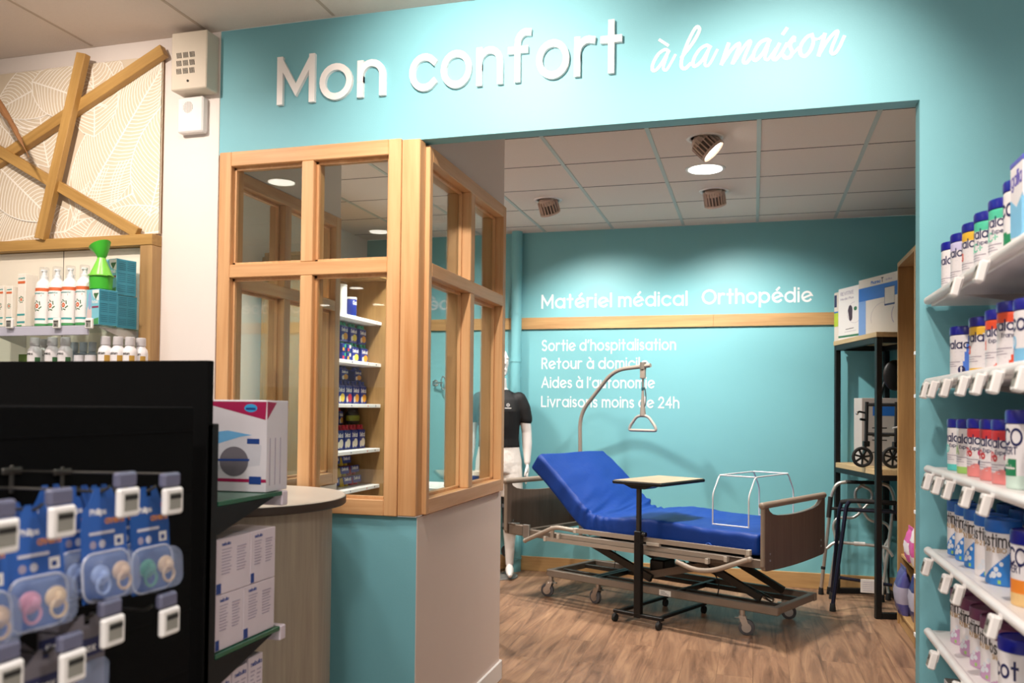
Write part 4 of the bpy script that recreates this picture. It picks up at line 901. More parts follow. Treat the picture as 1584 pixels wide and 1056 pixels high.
# third row
Y3 = [3.005, 2.872, 2.74, 2.595, 2.475, 2.335]; z = SZ[2]
nova('navy lidded white tin with turquoise base, third shelf, nearest the teal wall', XC, Y3[0], z, .162, None, swoosh(KT, .14, .12), 'AD', KT, 'Expert')
nova('navy lidded white tin with lime base, second from the wall on the third shelf', XC, Y3[1], z, .162, None, swoosh(KG, .14, .14), 'HA', KG, 'Expert')
for i, k in enumerate((2, 3, 4)):
    nova('red and salmon tin marked AR, %s of three on the third shelf' % ('left', 'middle', 'right')[i], XC, Y3[k], z, .165, KR, swoosh(KP, .2, .14, 10), 'AR', KR, 'Expert', grow(circ(.35, .48, .008, KR, '+'), circ(1.05, .5, .009, M('print_rose', 'c0336a', .5)), circ(1.05, .3, .008, TXN)))
tin('tall white tin with a green AR square at the right end of the third shelf', 'milk tin', XC, Y3[5], z, .052, .19, LIDB, None, lambda ph, f: M('print_palegreen', 'cfe6dc', .5) if f < .22 else None, [('PiCO', -.75, .66, .042, TXN, 1.75), ('EXPERT', -.55, .53, .018, TXN, 1.3)],
    lambda b, mp, r, hb: (b.prism([(r*(-.4+1.1*k/8), hb*.2) for k in range(9)]+[(r*(.7-1.1*k/8), hb*.46) for k in range(9)], 0, .0004, KD, mp), b.text('AR', -.3*r, hb*.37, .016, WHITE, mp, .18, .0008), b.ribbon([(r*(-.3+.9*k/6), hb*.32) for k in range(7)], .004, .0008, WHITE, mp)), lidh=.034)
# fourth row: blue
LIDS = M('lid_azure', '1c63bd', .35, var=.05); BLB = M('print_azure', '2f7fd0', .45); LIDP = M('lid_plum', '6f3a5c', .4, var=.05); PLM = M('print_mauve', 'c79cc0', .45); MOL = M('print_pearl', 'dfe4ee', .4)
def mole(b, mp, r, hb):
    for u, v, q in ((.3, .2, .009), (.62, .22, .007), (.45, .31, .007), (.1, .16, .005), (.75, .42, .006)): b.prism(arc(u*r, v*hb, q, q, 0, 360, 14)[:-1], 0, .0005, MOL, mp)
    b.prism([(r*.55, hb*.04), (r*.72, hb*.04), (r*.72, hb*.11), (r*.55, hb*.11)], 0, .0006, KG, mp)
def bio(lab, x, y, z, h, lid, body, w_, diag):
    return tin(lab, 'milk tin', x, y, z, .05, h, lid, None, lambda ph, f: body if f < diag(ph) else None, [('biostime', -1.2, .73, .034, M('print_char', '3a3638', .5), 2.7), ('SN-2 BiO', -.3, .63, .013, GO2, None)], mole, sy=.8, lidh=.034)
GO2 = M('print_ochre', 'b08a4a', .5)
Y4 = [3.055, 2.945, 2.825, 2.69, 2.57, 2.285]; z = SZ[3]
for i, nm in enumerate(('nearest the teal wall', 'second from the wall', 'third from the wall', 'fourth, turned a little', 'fifth and largest looking')):
    c_ = bio('blue lidded tin with a blue diagonal, fourth shelf, %s' % nm, XC, Y4[i], z, .172, LIDS, BLB, 0, (lambda ph: .62*(ph+45)/110 if i != 3 else .3*(ph-10)/60))
    if i == 3: c_.rotation_euler = (0, 0, R(-75))
    if i == 4: c_.rotation_euler = (0, 0, R(-70))
for i in range(4): bio('blue lidded tin in the back row of the fourth shelf, behind %s front tin' % ('the first', 'the second', 'the third', 'the last')[i], XC+.13, 3.0-.14*i, z, .172, LIDS, BLB, 0, lambda ph: .6*(ph+45)/110)
tin('navy lidded tin with an orange square at the right end of the fourth shelf', 'milk tin', XC, Y4[5]+.02, z, .05, .178, LIDB, None, lambda ph, f: M('print_peach', 'f0c98a', .5) if f < .2 else M('print_tangerine', 'ee8a2c', .5) if f < .45 and ph > -30 else None, [('PiCO', -.75, .66, .042, TXN, 1.75), ('EXPERT', -.55, .54, .018, TXN, 1.3)], lidh=.034)
Y5 = [3.01, 2.88, 2.755, 2.635, 2.515, 2.375]; z = SZ[4]
for i, nm in enumerate(('nearest the teal wall', 'second from the wall', 'third from the wall', 'fourth from the wall', 'fifth, facing the camera more')):
    c_ = bio('plum lidded white tin with a mauve base, fifth shelf, %s' % nm, XC, Y5[i], z, .168, LIDP, PLM, 0, lambda ph: .12+.28*(ph+40)/100)
    if i == 4: c_.rotation_euler = (0, 0, R(-65))
for i in range(4): bio('plum lidded tin in the back row of the fifth shelf, behind %s front tin' % ('the first', 'the second', 'the third', 'the last')[i], XC+.13, 2.95-.14*i, z, .168, LIDP, PLM, 0, lambda ph: .12+.28*(ph+40)/100)
tin('navy lidded tin with a lime base at the right end of the fifth shelf', 'milk tin', XC-.01, Y5[5], z, .05, .178, LIDB, None, lambda ph, f: KG if f < .35 else None, [('Picot', -1.0, .56, .045, TXN, 2.2)], lidh=.034)
t = thing('milk_tin', 'grey topped white carton just under the fifth shelf, next to the teal wall', 'box', (XC, 3.01, SZ[5]+.0008), R(-90)); b = MB(); b.box(-.05, .05, -.05, .05, 0, .15, CW, .002); b.text('lait', -.03, .11, .03, M('print_char', '3a3638'), onfront(0, 0, -.05), .14, .0003); b.build('carton', t)
t.name = 'milk_carton'; b = MB(); b.box(-.049, .049, -.049, .049, .1495, .1515, M('carton_greytop', '8f8a88', .5), .0005); b.build('top_flap', t)
# shelf tags clipped to the rails
TAGS = [(0, [(1479, 437), (1518, 412)]), (1, [(1432, 590), (1443, 587), (1463, 590), (1489, 582), (1513, 577), (1540, 574), (1580, 572)]), (2, [(1435, 735), (1450, 742), (1467, 749), (1495, 759), (1524, 764)]),
        (3, [(1434, 862), (1463, 886), (1482, 902), (1536, 944)]), (4, [(1443, 1006), (1479, 1048)])]
ORD = ['first', 'second', 'third', 'fourth', 'fifth', 'sixth', 'seventh']
for si, L_ in TAGS:
    for k, (x_, y_) in enumerate(L_):
        p = atX(x_, y_, .535)
        t = thing('shelf_tag', 'white price tag on the %s milk shelf rail, %s from the teal wall' % (('top', 'second', 'third', 'fourth', 'fifth')[si], ORD[k]), 'price tag', (.535, p.y, SZ[si]-.036), R(-90), 'price tags on the milk shelf rails')
        b = MB(); b.box(-.019, .019, -.012, .01, -.03, .024, WHITE, .004); b.box(-.013, .013, -.0126, -.011, -.022, .012, ESL, .0004); c = b.build('tag_case', t)
        b = MB(); b.text('24', -.008, -.004, .012, INK, onfront(0, 0, -.0126), .17, .0003); b.build('printed_price', c, smooth=0)
        b = MB(); b.box(-.014, .014, .008, .0125, -.004, .03, WHITE, .001); b.build('clip', t); t.rotation_euler = (R(-14), 0, R(-90))
# ================================================================== BACK ROOM: HOSPITAL BED
BA = R(-25.5); BC = Vector((-.646, 6.299, 0))
BM_ = Matrix.Translation(BC) @ Matrix.Rotation(BA, 4, 'Z'); BI = BM_.inverted()
BEDF = M('bed_frame_taupe', '7a6e63', .45, .25, var=.03); BEDT = M('bed_tube_taupe', '9c9084', .4, .2, var=.02); BOARD = WOOD('bed_board_walnut', '4c3d33', '66554a', 'z', 22, .5, .04, .04); BTRIM = M('bed_board_trim', '857668', .45, var=.03)
STEEL = M('steel', 'b9b6b2', .3, .9); CHR = M('chrome', 'd6d4d2', .15, 1); DKS = M('dark_steel', '3a3733', .45, .6); RUB = M('grey_rubber', '4b4a4e', .7); BRUB = M('black_rubber', '141414', .8)
bed = thing('hospital_bed', 'adjustable hospital bed with brown end boards and lifting pole by the back wall', 'bed', BC, BA)
b = MB()
for v in (-.29, .29): b.box(-.81, 1.025, v-.02, v+.02, .157, .208, BEDF, .004)
for u in (-.79, 1.0): b.box(u-.02, u+.02, -.27, .27, .16, .206, BEDF, .004)
base_ = b.build('base_frame', bed)
b = MB()
for u in (-.42, -.38, .28): b.box(u-.015, u+.015, -.27, .27, .165, .2, DKS, .003)
for v in (-.14, .14): b.box(-.77, .98, v-.014, v+.014, .166, .196, DKS, .003)
b.build('inner_frame', base_)
pl = BI @ atY(1034, 928, 6.0)
b = MB(); b.box(.18, .27, -.3115, -.31, .163, .2, M('plate_white', 'd8d6d2', .5), .0003)
for k in range(3): b.box(.19, .255-.015*k, -.3119, -.3112, .17+.009*k, .173+.009*k, INK, .0001)
b.build('rating_plate', base_)
def caster(px_, py_, v_end, u_end, rot):
    p = BI @ atZ(px_, py_, 0); r = .05
    c = MB(); c.X = Matrix.Translation((p.x, p.y, 0)) @ Matrix.Rotation(rot, 4, 'Z')
    c.cyl((-.028, 0, .1), (-.028, 0, .158), .018, STEEL, n=16)
    for s_ in (-1, 1): c.prism([(-.05, .122), (-.006, .122), (.02, .052), (0, .032), (-.02, .05)], s_*.021-.002, s_*.021+.002, STEEL, lambda a, q, d: (a, d, q))
    c.box(-.045, -.006, -.024, .024, .1, .112, STEEL, .004); o = c.build('caster', bed)
    w_ = MB(); w_.X = c.X; w_.lathe([(.012, -.017), (.042, -.016), (.05, -.011), (.05, .011), (.042, .016), (.012, .017)], RUB, n=28)
    w_.v = [c.X @ (Matrix.Translation((0, 0, r)) @ Matrix.Rotation(R(90), 4, 'X') @ (c.X.inverted() @ Vector(v))) for v in w_.v]
    wh = w_.build('wheel', o)
    h = MB(); h.X = c.X; h.cyl((0, -.02, r), (0, .02, r), .03, STEEL, n=18); h.build('hub', o)
    k = MB(); k.X = c.X; k.box(-.075, -.04, -.012, .012, .104, .11, STEEL, .002); k.build('brake_pedal', o)
for a in ((847, 922, 0, 0, R(195)), (921, 933, 0, 0, R(170)), (1155, 982, 0, 0, R(20)), (1220, 957, 0, 0, R(25))): caster(*a)
# lifting mechanism
def plate(mb, p0, p1, v, wd, mt, th=.03): mb.tube([(p0[0], v, p0[1]), (p1[0], v, p1[1])], 0, mt, sq=(th, wd))
b = MB()
for v in (-.2, .2): plate(b, (-.55, .46), (.05, .24), v, .05, DKS)
b.build('lift_arm', bed)
b = MB()
for v in (-.17, .17): plate(b, (.02, .26), (.62, .42), v, .05, BEDF); plate(b, (.3, .46), (.85, .22), v, .045, DKS)
b.build('lift_arm', bed)
b = MB(); b.cyl((.52, -.1, .33), (.9, -.1, .2), .016, CHR); b.cyl((.3, -.1, .4), (.56, -.1, .316), .028, BLACK); b.build('actuator', bed)
b = MB(); b.box(-.02, .1, -.12, .04, .26, .36, BLACK, .01); b.build('motor', bed)
b = MB(); b.box(-.5, .75, -.25, .25, .44, .47, DKS, .004); b.build('sub_frame', bed)
b = MB(); b.tube(fillet([(.45, -.22, .45), (.6, -.24, .3), (.55, -.2, .16), (.3, -.15, .18)], .08), .004, BRUB, 8); b.tube(fillet([(-.5, .1, .45), (-.52, .2, .3), (-.55, .2, .12)], .08), .003, BRUB, 8); b.build('cable', bed)
b = MB(); b.ball((.44, -.44, .42), .018, .018, .024, M('green_knob', '1f6b46', .4)); b.build('release_knob', bed)
# mattress platform
b = MB()
for v in (-.43, .43): b.box(-1.06, .985, v-.018, v+.018, .46, .515, BEDF, .004)
for u in (-.95, -.3, .3, .9): b.box(u-.015, u+.015, -.41, .41, .47, .504, BEDF, .003)
b.build('platform_frame', bed)
b = MB(); b.box(-.28, .95, -.4, .4, .505, .513, DKS, .002); b.build('platform_panel', bed)
b = MB(); b.X = Matrix.Translation((-.36, 0, .515)) @ Matrix.Rotation(R(41), 4, 'Y'); b.box(-.66, 0, -.38, .38, -.004, .004, DKS, .002); b.build('backrest_panel', bed)
# end boards: (v, z) outline, rail on top, hand opening under it
def board(name, u, zb0, zt0, side):
    hw = .47
    ol = [(-hw+.03, zb0)] + [(-hw+.03+(2*hw-.06)*k/10, zb0-.012*math.sin(math.pi*k/10)) for k in range(1, 10)] + [(hw-.03, zb0)]
    ol = [(-hw, zb0+.03), (-hw+.008, zb0+.01)]+ol+[(hw-.008, zb0+.01), (hw, zb0+.03), (hw, zt0)]
    top = [(hw-.045, zt0), (hw-.065, zt0-.03), (hw-.11, zt0-.052)]+[(.28-.56*k/8, zt0-.066-.012*math.sin(math.pi*k/8)) for k in range(9)]+[(-hw+.11, zt0-.052), (-hw+.065, zt0-.03), (-hw+.045, zt0)]
    ol = ol+top+[(-hw, zt0)]
    b = MB(); b.prism(ol, u-.014, u+.014, BOARD, lambda v, z_, d: (d, v, z_), side=BTRIM); bo = b.build(name, bed)
    b = MB(); b.cyl((u, -hw-.012, zt0+.006), (u, hw+.012, zt0+.006), .021, BTRIM, n=20); b.ball((u, -hw-.012, zt0+.006), .021, .016, .021, BTRIM); b.ball((u, hw+.012, zt0+.006), .021, .016, .021, BTRIM); b.build('top_rail', bo)
    b = MB(); b.cyl((u, -hw-.002, zb0+.03), (u, -hw-.002, zt0), .013, BTRIM, n=14); b.build('edge_strip', bo); b = MB(); b.cyl((u, hw+.002, zb0+.03), (u, hw+.002, zt0), .013, BTRIM, n=14); b.build('edge_strip', bo)
    b = MB()
    for v in (-.4, .4):
        for z_ in (zb0+.06, zb0+.1): b.cyl((u+side*.0141, v, z_), (u+side*.018, v, z_), .007, STEEL, n=10)
    b.build('bolt', bo); return bo
board('footboard', 1.0, .45, .842, 1); board('headboard', -1.085, .46, .858, 1)
for v in (-.43, .43): b = MB(); b.box(-1.07, -.93, v-.024, v+.024, .465, .54, BEDF, .004); b.box(-1.07, -1.0, v-.03, v+.03, .54, .548, STEEL, .002); b.build('board_bracket', bed)
# folded side rails
for sv in (-1, 1):
    v = sv*.5
    rt = MB(); rt.tube([(-.40, v, .56), (.93, v, .56)], 0, BEDT, sq=(.022, .03)); ro_ = rt.build('side_rail', bed)
    q = MB(); q.tube([(-.55, v-sv*.024, .503), (.78, v-sv*.024, .503)], 0, BEDT, sq=(.022, .028)); q.build('rail_bar', ro_)
    q = MB(); q.tube([(-.67, v+sv*.002, .474), (.65, v+sv*.002, .474)], 0, BEDT, sq=(.022, .026)); q.build('rail_bar', ro_)
    q = MB(); q.tube(fillet([(-.86, v, .44), (-.6, v, .557), (-.55, v, .566), (-.40, v, .56)], .06), .016, BEDT, 12); q.ball((-.862, v, .438), .018, .018, .018, BEDT); q.build('rail_arm', ro_)
    q = MB(); q.tube(fillet([(.93, v+sv*.01, .52), (.69, v+sv*.02, .42), (.56, v+sv*.02, .41), (.43, v+sv*.01, .446)], .06), .016, BEDT, 12); q.ball((.935, v+sv*.01, .522), .018, .018, .018, BEDT); q.build('rail_arm', ro_)
    q = MB()
    for u, z_ in ((.925, .56), (.775, .503), (.645, .474), (-.395, .56), (-.545, .503), (-.665, .474)): q.box(u-.012, u+.012, v-.016, v+.016, z_-.018, z_+.018, M('rail_cap', 'b5aca0', .5), .003)
    q.build('rail_cap', ro_)
    q = MB(); q.box(.2, .3, v-.014, v+.014, .525, .548, M('rail_cap', 'b5aca0'), .003); q.build('rail_catch', ro_); q = MB(); q.box(.9, .935, v-.008, v+.008, .5, .57, BEDT, .003); q.build('rail_post', ro_); q = MB(); q.box(-.62, -.59, v-.008, v+.008, .46, .57, BEDT, .003); q.build('rail_post', ro_)
    q = MB(); q.box(-.92, -.86, v-sv*.05-.012, v-sv*.05+.012, .45, .55, STEEL, .003); q.build('rail_mount', ro_)
# lifting pole with triangular handle
b = MB(); pv = .42
path = fillet([(-1.03, pv, .3), (-1.05, pv, 1.385), (-.71, pv, 1.745), (-.36, pv, 1.775)], .12, 7); b.tube(path, .0165, BEDT, 16); pole = b.build('lifting_pole', bed)
b = MB(); b.cyl((-.43, pv, 1.745), (-.43, pv, 1.8), .026, M('strap_clip', '6f675e', .5), n=14); b.box(-.452, -.408, pv-.016, pv+.016, 1.67, 1.755, BEDT, .006); b.cyl((-.43, pv, 1.675), (-.43, pv, 1.6), .009, STEEL); b.box(-.438, -.422, pv-.012, pv+.012, 1.575, 1.6, M('strap_teal', '1f4a52', .6), .003); b.build('strap', pole)
b = MB(); b.tube([(-.43, pv, 1.58), (-.43, pv, 1.48), (-.428, pv, 1.375)], [.009, .015, .025], M('strap_grip', '8d8379', .5), 12); b.tube(fillet([(-.412, pv, 1.6), (-.4, pv, 1.53), (-.405, pv, 1.46), (-.42, pv, 1.43)], .03), .004, BRUB, 8); b.build('strap_sleeve', pole)
b = MB(); b.tube(fillet([(-.43-.05, pv, 1.374), (-.43+.05, pv, 1.374), (-.43+.118, pv, 1.29), (-.43+.125, pv, 1.258), (-.43-.125, pv, 1.258), (-.43-.118, pv, 1.29)], .035, 6, True), .0115, M('handle_grey', 'a59c93', .45), 12, True); b.build('trapeze_handle', pole)
# mattress
BLUE = M('mattress_blue', '003180', .55, var=.06, scale=8, bump=.12, bscale=35, spec=.3)
def mattress():
    mo = bpy.data.meshes.new('mattress'); pts = [(.965, .6), (.6, .602), (.3, .612), (.12, .622), (-.05, .612), (-.2, .597), (-.32, .612), (-.42, .672), (-.56, .80), (-.7, .925), (-.845, 1.035)]
    P = [Vector((x, 0, z_)) for x, z_ in pts]; sm_ = []
    for i in range(len(P)-1):
        a, b_, c, d = P[max(0, i-1)], P[i], P[i+1], P[min(len(P)-1, i+2)]
        for k in range(9):
            t_ = k/9; sm_.append(.5*((2*b_)+(c-a)*t_+(2*a-5*b_+4*c-d)*t_*t_+(3*b_-a-3*c+d)*t_**3))
    sm_.append(P[-1]); n = len(sm_); hw, th = .435, .07
    sec = []                                            # rounded rectangle section (v, n)
    for cx, cy, a0 in ((hw-.03, th-.03, 0), (-hw+.03, th-.03, 90), (-hw+.03, -th+.03, 180), (hw-.03, -th+.03, 270)):
        for k in range(5): a = R(a0+22.5*k); sec.append((cx+.03*math.cos(a), cy+.03*math.sin(a)))
    full = []
    for i in range(len(sec)):
        p, q = Vector(sec[i]), Vector(sec[(i+1) % len(sec)]); m_ = max(1, int((q-p).length/.025))
        for k in range(m_): full.append(p.lerp(q, k/m_))
    mb = MB(); vs = []; ns = len(full)
    for i, p in enumerate(sm_):
        t_ = (sm_[min(i+1, n-1)]-sm_[max(0, i-1)]).normalized(); nn = Vector((t_.z, 0, -t_.x)) 
        if nn.z < 0: nn = -nn
        e = 1 if 0 < i < n-1 else .93
        bend = math.exp(-((p.x+.33)/.16)**2)
        for v in full:
            w_ = noise.noise(Vector((p.x*3.2, v.x*4, v.y*5)))*.009 + noise.noise(Vector((p.x*16+v.x*4, v.x*3, v.y*8)))*.0055
            if v.y > .02: w_ += bend*(.018*noise.noise(Vector((p.x*26+v.x*7, v.x*2.2, 3)))-.004)
            if abs(v.x) > hw-.02: w_ += bend*.010*math.sin(p.x*95+v.y*30)+.003*math.sin(p.x*40)
            vv = v*e; vs.append(p + Vector((0, vv.x, 0))*(1+w_*1.2) + nn*(vv.y+w_*(1 if v.y > -.05 else .3)))
    fs = [[i*ns+k, i*ns+(k+1) % ns, (i+1)*ns+(k+1) % ns, (i+1)*ns+k] for i in range(n-1) for k in range(ns)]
    fs += [list(range(ns))[::-1], list(range((n-1)*ns, n*ns))]; mb.add(vs, fs, BLUE)
    o = mb.build('mattress', None, BC, BA, smooth=70); md = o.modifiers.new('sub', 'SUBSURF'); md.levels = 1; md.render_levels = 2
    return o
mt = tag(mattress(), 'blue wipe clean mattress with raised head end, lying on the hospital bed', 'mattress')
b = MB()
b.tube([(.62+.025*math.cos(R(a)), -.442, .55+.028*math.sin(R(a))) for a in range(0, 181, 20)], .003, M('strap_blue', '2a5ab8', .6), 6)
b.build('side_loop', mt)
# white wire cradle standing on the mattress
def bl(x, y, z): return BI @ atZ(x, y, z)
c0, c1 = bl(1105.5, 814, .682), bl(1175.6, 821, .682); u0, u1, va = .685, .96, -.36
t = thing('bed_cradle', 'white wire blanket cradle standing on the foot end of the blue mattress', 'bed cradle', BM_ @ Vector((.72, 0, .684)), BA)
WW = M('white_wire', 'cfcfd2', .35)
du = .125; hv = .34
def U(u): return fillet([(u, -hv, 0), (u, -hv, .2), (u, -hv+.09, .315), (u, hv-.09, .315), (u, hv, .2), (u, hv, 0)], .03)
for u in (-du, du): b = MB(); b.tube(U(u), .0047, WW, 10); b.build('hoop', t)
for v, z_ in ((-hv, .004), (hv, .004), (-hv+.09, .315), (hv-.09, .315)): b = MB(); b.cyl((-du, v, z_), (du, v, z_), .0047, WW, n=10); b.build('cross_bar', t)
# overbed table
tb = Vector((-.741, 5.85, 0)) + Vector((-.4305, -.9026, 0))*.105 + Vector((.9026, -.4305, 0))*.06; TI = (Matrix.Translation(tb) @ Matrix.Rotation(BA, 4, 'Z')).inverted()
t = thing('overbed_table', 'black framed overbed table with pale wood top in front of the bed', 'table', tb, BA)
BK = M('table_black', '0d0d0e', .4, .3); 
b = MB(); b.box(-.026, .026, -.02, .02, .05, .62, BK, .004); b.build('column', t)
b = MB(); b.box(-.014, .014, -.014, .014, .62, .915, DKS, .003); b.build('inner_column', t)
b = MB(); b.cyl((.03, 0, .6), (.055, 0, .6), .016, BLACK); b.build('height_knob', t)
b = MB(); b.box(-.19, .19, -.018, .018, .055, .078, BK, .003); b.box(-.17, -.14, .0, .62, .057, .077, BK, .003); b.box(.14, .17, .0, .62, .057, .077, BK, .003); b.build('foot_frame', t)
for u, v in ((-.17, -.02), (.17, -.02), (-.155, .6), (.155, .6)):
    b = MB(); b.cyl((u-.011, v, .026), (u+.011, v, .026), .026, BRUB, n=20); b.box(u-.008, u+.008, v-.008, v+.008, .03, .057, BK, .002); b.build('caster', t)
cen = TI @ (Vector((-.615, 5.985, 0)) + Vector((-.4305, -.9026, 0))*.07 + Vector((.9026, -.4305, 0))*.03)
b = MB(); b.box(cen.x-.19, cen.x+.19, cen.y-.29, cen.y+.29, .928, .951, BK, .006); tt = b.build('tabletop_rim', t)
b = MB(); b.box(cen.x-.18, cen.x+.18, cen.y-.28, cen.y+.28, .9505, .9535, WOOD('table_wood', '927d62', 'b09b7d', 'y', 12, .4, .03), .001); b.build('tabletop', t)
b = MB(); b.prism([(-.12, .927), (.12, .927), (.05, .9), (-.05, .9)], -.03, .1, BK, lambda a, q, d: (a+cen.x*.4, d, q)); b.build('top_bracket', t)
# ------------------------------------------------------------------ rack with rollator, boxes, walkers
RP = Vector((.815, 6.40, 0)); RA = R(13.9)
t = thing('metal_rack', 'black metal rack with two wooden shelves in the back corner', 'rack', RP, RA)
BM2 = M('rack_black', '100f10', .5, .3)
for x_, y_ in ((0, 0), (.38, 0), (0, .82), (.38, .82)): b = MB(); b.box(x_, x_+.04, y_, y_+.04, 0, 1.944, BM2, .003); b.build('post', t)
for z0_, z1_ in ((1.905, 1.944), (.95, .987), (.002, .042)):
    for q in ((.041, .379, 0, .04), (.041, .379, .82, .86), (.38, .42, .041, .819), (0, .04, .041, .819)):
        if q[0] == 0 and z0_ < .5: continue
        b = MB(); b.box(*q, z0_, z1_, BM2, .002); b.build('frame_bar', t)
OKS = WOOD('rack_oak', 'a98a60', 'cbb084', 'y', 10, .5, .05, .06)
b = MB(); b.box(-.004, .424, -.004, .864, 1.945, 1.98, OKS, .002); b.build('shelf', t)
b = MB(); b.box(.042, .42, .002, .86, .988, 1.026, OKS, .002); b.box(0, .042, .042, .818, .988, 1.026, OKS, .002); b.build('shelf', t)
ZR = 1.981; DX = Vector((.4226, -.906, 0)); DN = Vector((.906, .4226, 0)); FA = R(-65)
def rackbox(name, label, p, w_, h_, dep, m_, deco=None, side=None):
    t = thing(name, label, 'box', (p.x, p.y, ZR), FA, 'boxes on top of the metal rack')
    b = MB(); b.box(0, w_, 0, dep, 0, h_, m_, .002, {'+z': side or m_})
    if deco: deco(b, w_, h_, onfront(0, 0, 0))
    b.build('carton', t); b = MB(); b.box(.003, w_-.003, .001, .015, h_-.001, h_+.0008, m_, .0004); b.build('flap', t); return t
CWH = M('carton_bone', 'cfc5ba', .55, var=.02); BGR = M('print_cobalt', '2565b4', .5)
def d1(b, w, h, mp):
    b.prism([(.001, h*.86), (.001, h*.02), (w*.19, h*.02), (w*.19, h*.57), (w-.001, h*.57), (w-.001, h*.86)][::-1][::-1], 0, .0003, BGR, mp) if False else (b.box(.001, w-.001, -.0006, .001, h*.62, h*.85, BGR, .0002), b.box(.001, w*.19, -.0006, .001, h*.03, h*.62, M('print_paleblue', '6f93c8', .5), .0002))
    b.text('Pharma', w*.32, h*.88, .022, BGR, mp, .2, .0004, w*.24); b.text('T', w*.58, h*.875, .034, INK, mp, .2, .0004); b.text('active', w*.68, h*.89, .016, GREYP, mp, .16, .0004, w*.16)
    b.box(w*.66, w*.9, -.0012, .001, h*.47, h*.78, M('print_frame', '243a6a', .5), .0002); b.box(w*.67, w*.9, -.0016, .001, h*.5, h*.77, CWH, .0002)
    b.ribbon(arc(w*.62, h*.3, w*.3, h*.24, 60, 200), .002, .0004, GREYP, mp); b.ribbon(arc(w*.95, h*.3, w*.12, h*.16, 130, 230), .008, .0004, GREYP, mp)
A_ = Vector((.955, 6.45, 0))
big = A_ - DX*.482
rackbox('brace_box', 'large white and blue box, front right on top of the metal rack', big, .50, .425, .12, CWH, d1)
def d2(b, w, h, mp):
    b.text('REVITIVE', w*.1, h*.86, .028, GREYP, mp, .13, .0004, w*.6); b.text('Medic Plus', w*.1, h*.77, .018, GREYP, mp, .13, .0004, w*.6)
    b.ribbon(arc(w*.75, h*.5, w*.32, h*.2, 90, 330), .002, .0003, GREYP, mp); b.prism(arc(w*.55, h*.55, w*.1, h*.1, 0, 180, 10)+arc(w*.57, h*.42, w*.075, h*.07, 180, 360, 10), 0, .0006, M('print_aubergine', '3a2636', .5), mp)
    b.prism(arc(w*.78, h*.57, w*.07, h*.04, 0, 360, 14)[:-1], 0, .0006, M('print_pine', '2a6a48', .5), mp); b.box(.001, w-.001, -.0006, .001, h*.05, h*.09, M('print_pine', '2a6a48'), .0002)
    b.ribbon([(w*.35, h*.2), (w*.7, h*.21)], .005, .0003, INK, mp); b.ribbon([(w*.3, h*.15), (w*.8, h*.16)], .003, .0003, GREYP, mp)
p2 = Vector((.975, 6.48, 0)) - DX*.80
rackbox('massager_box', 'white foot massager box with a dark footprint, left part of the rack top', p2, .31, .405, .07, M('carton_paper', 'dcd6d3', .5, var=.02), d2)
def d3(b, w, h, mp): b.box(.001, w-.001, -.0006, .001, h*.3, h*.58, M('print_acid', 'a9c03a', .5), .0002); b.box(.001, w-.001, -.0006, .001, h*.58, h*.98, CWH, .0002); b.box(.004, .04, -.0011, .001, h*.7, h*.95, M('print_night', '2a2f55', .5), .0002); b.box(.001, w-.001, -.0011, .001, h*.58, h*.61, BGR, .0002)
p3 = Vector((.975, 6.48, 0)) - DX*.862
rackbox('green_box', 'narrow lime green and white box at the left end of the rack top', p3, .06, .385, .09, CWH, d3)
rackbox('pale_box', 'pale box with a blue edge standing behind the footprint box', Vector((1.02, 6.50, 0)) - DX*.58+DN*.05, .2, .445, .05, M('carton_ash', 'b9b4b2', .5), lambda b, w, h, mp: b.box(w*.4, w-.01, -.0006, .001, h*.4, h*.9, M('print_bluegrey', '9fb0c8', .5), .0002))
rackbox('hang_box', 'white carton with a hanging slot behind the large blue box', big+DX*.27+DN*.13, .22, .455, .05, M('carton_cream2', 'd6cec6', .5, var=.02), lambda b, w, h, mp: b.box(w*.4, w*.6, -.0006, .001, h*.95, h*.965, INK, .0002))
# boxes and rollator on the middle shelf
t = thing('device_box', 'grey carton with blue label standing behind the rollator on the rack', 'box', (.845, 6.84, 1.027), R(13.9)); b = MB(); b.box(-.08, .26, 0, .16, 0, .5, M('carton_greyish', 'b3a9a2', .55, var=.03), .002)
mp = onfront(0, 0, 0); b.box(.0, .16, -.0006, .001, .37, .44, BGR, .0003); b.prism(arc(.03, .41, .014, .012, 0, 360, 12)[:-1], .0006, .001, WHITE, mp)
for k, z_ in enumerate((.28, .22, .19, .1)): b.ribbon([(.0, z_), (.1+.02*(k % 2), z_)], .008, .0004, INK, mp)
b.build('carton', t); b = MB(); b.box(-.076, .256, .002, .02, .499, .5008, M('carton_greyish', 'b3a9a2'), .0004); b.build('flap', t)
t = thing('rollator', 'folded black rollator with spoked wheels on the middle rack shelf', 'rollator', (.86, 6.62, 1.027), R(10))
def wheel(x, y, r, par):
    w_ = MB(); w_.tube([(x+(r-.012)*math.cos(R(a)), y, r+(r-.012)*math.sin(R(a))) for a in range(0, 360, 12)], .0118, BRUB, 10, True)
    o = w_.build('wheel', par); h = MB()
    for k in range(7):
        a = R(360/7*k+10); h.tube([(x, y, r), (x+(r-.02)*math.cos(a), y, r+(r-.02)*math.sin(a))], 0, BLACK, sq=(.012, .014))
    h.cyl((x, y-.014, r), (x, y+.014, r), .016, BLACK, n=16); h.build('spokes', o); return o
wheel(-.115, .0, .075, t); wheel(.075, -.06, .078, t)
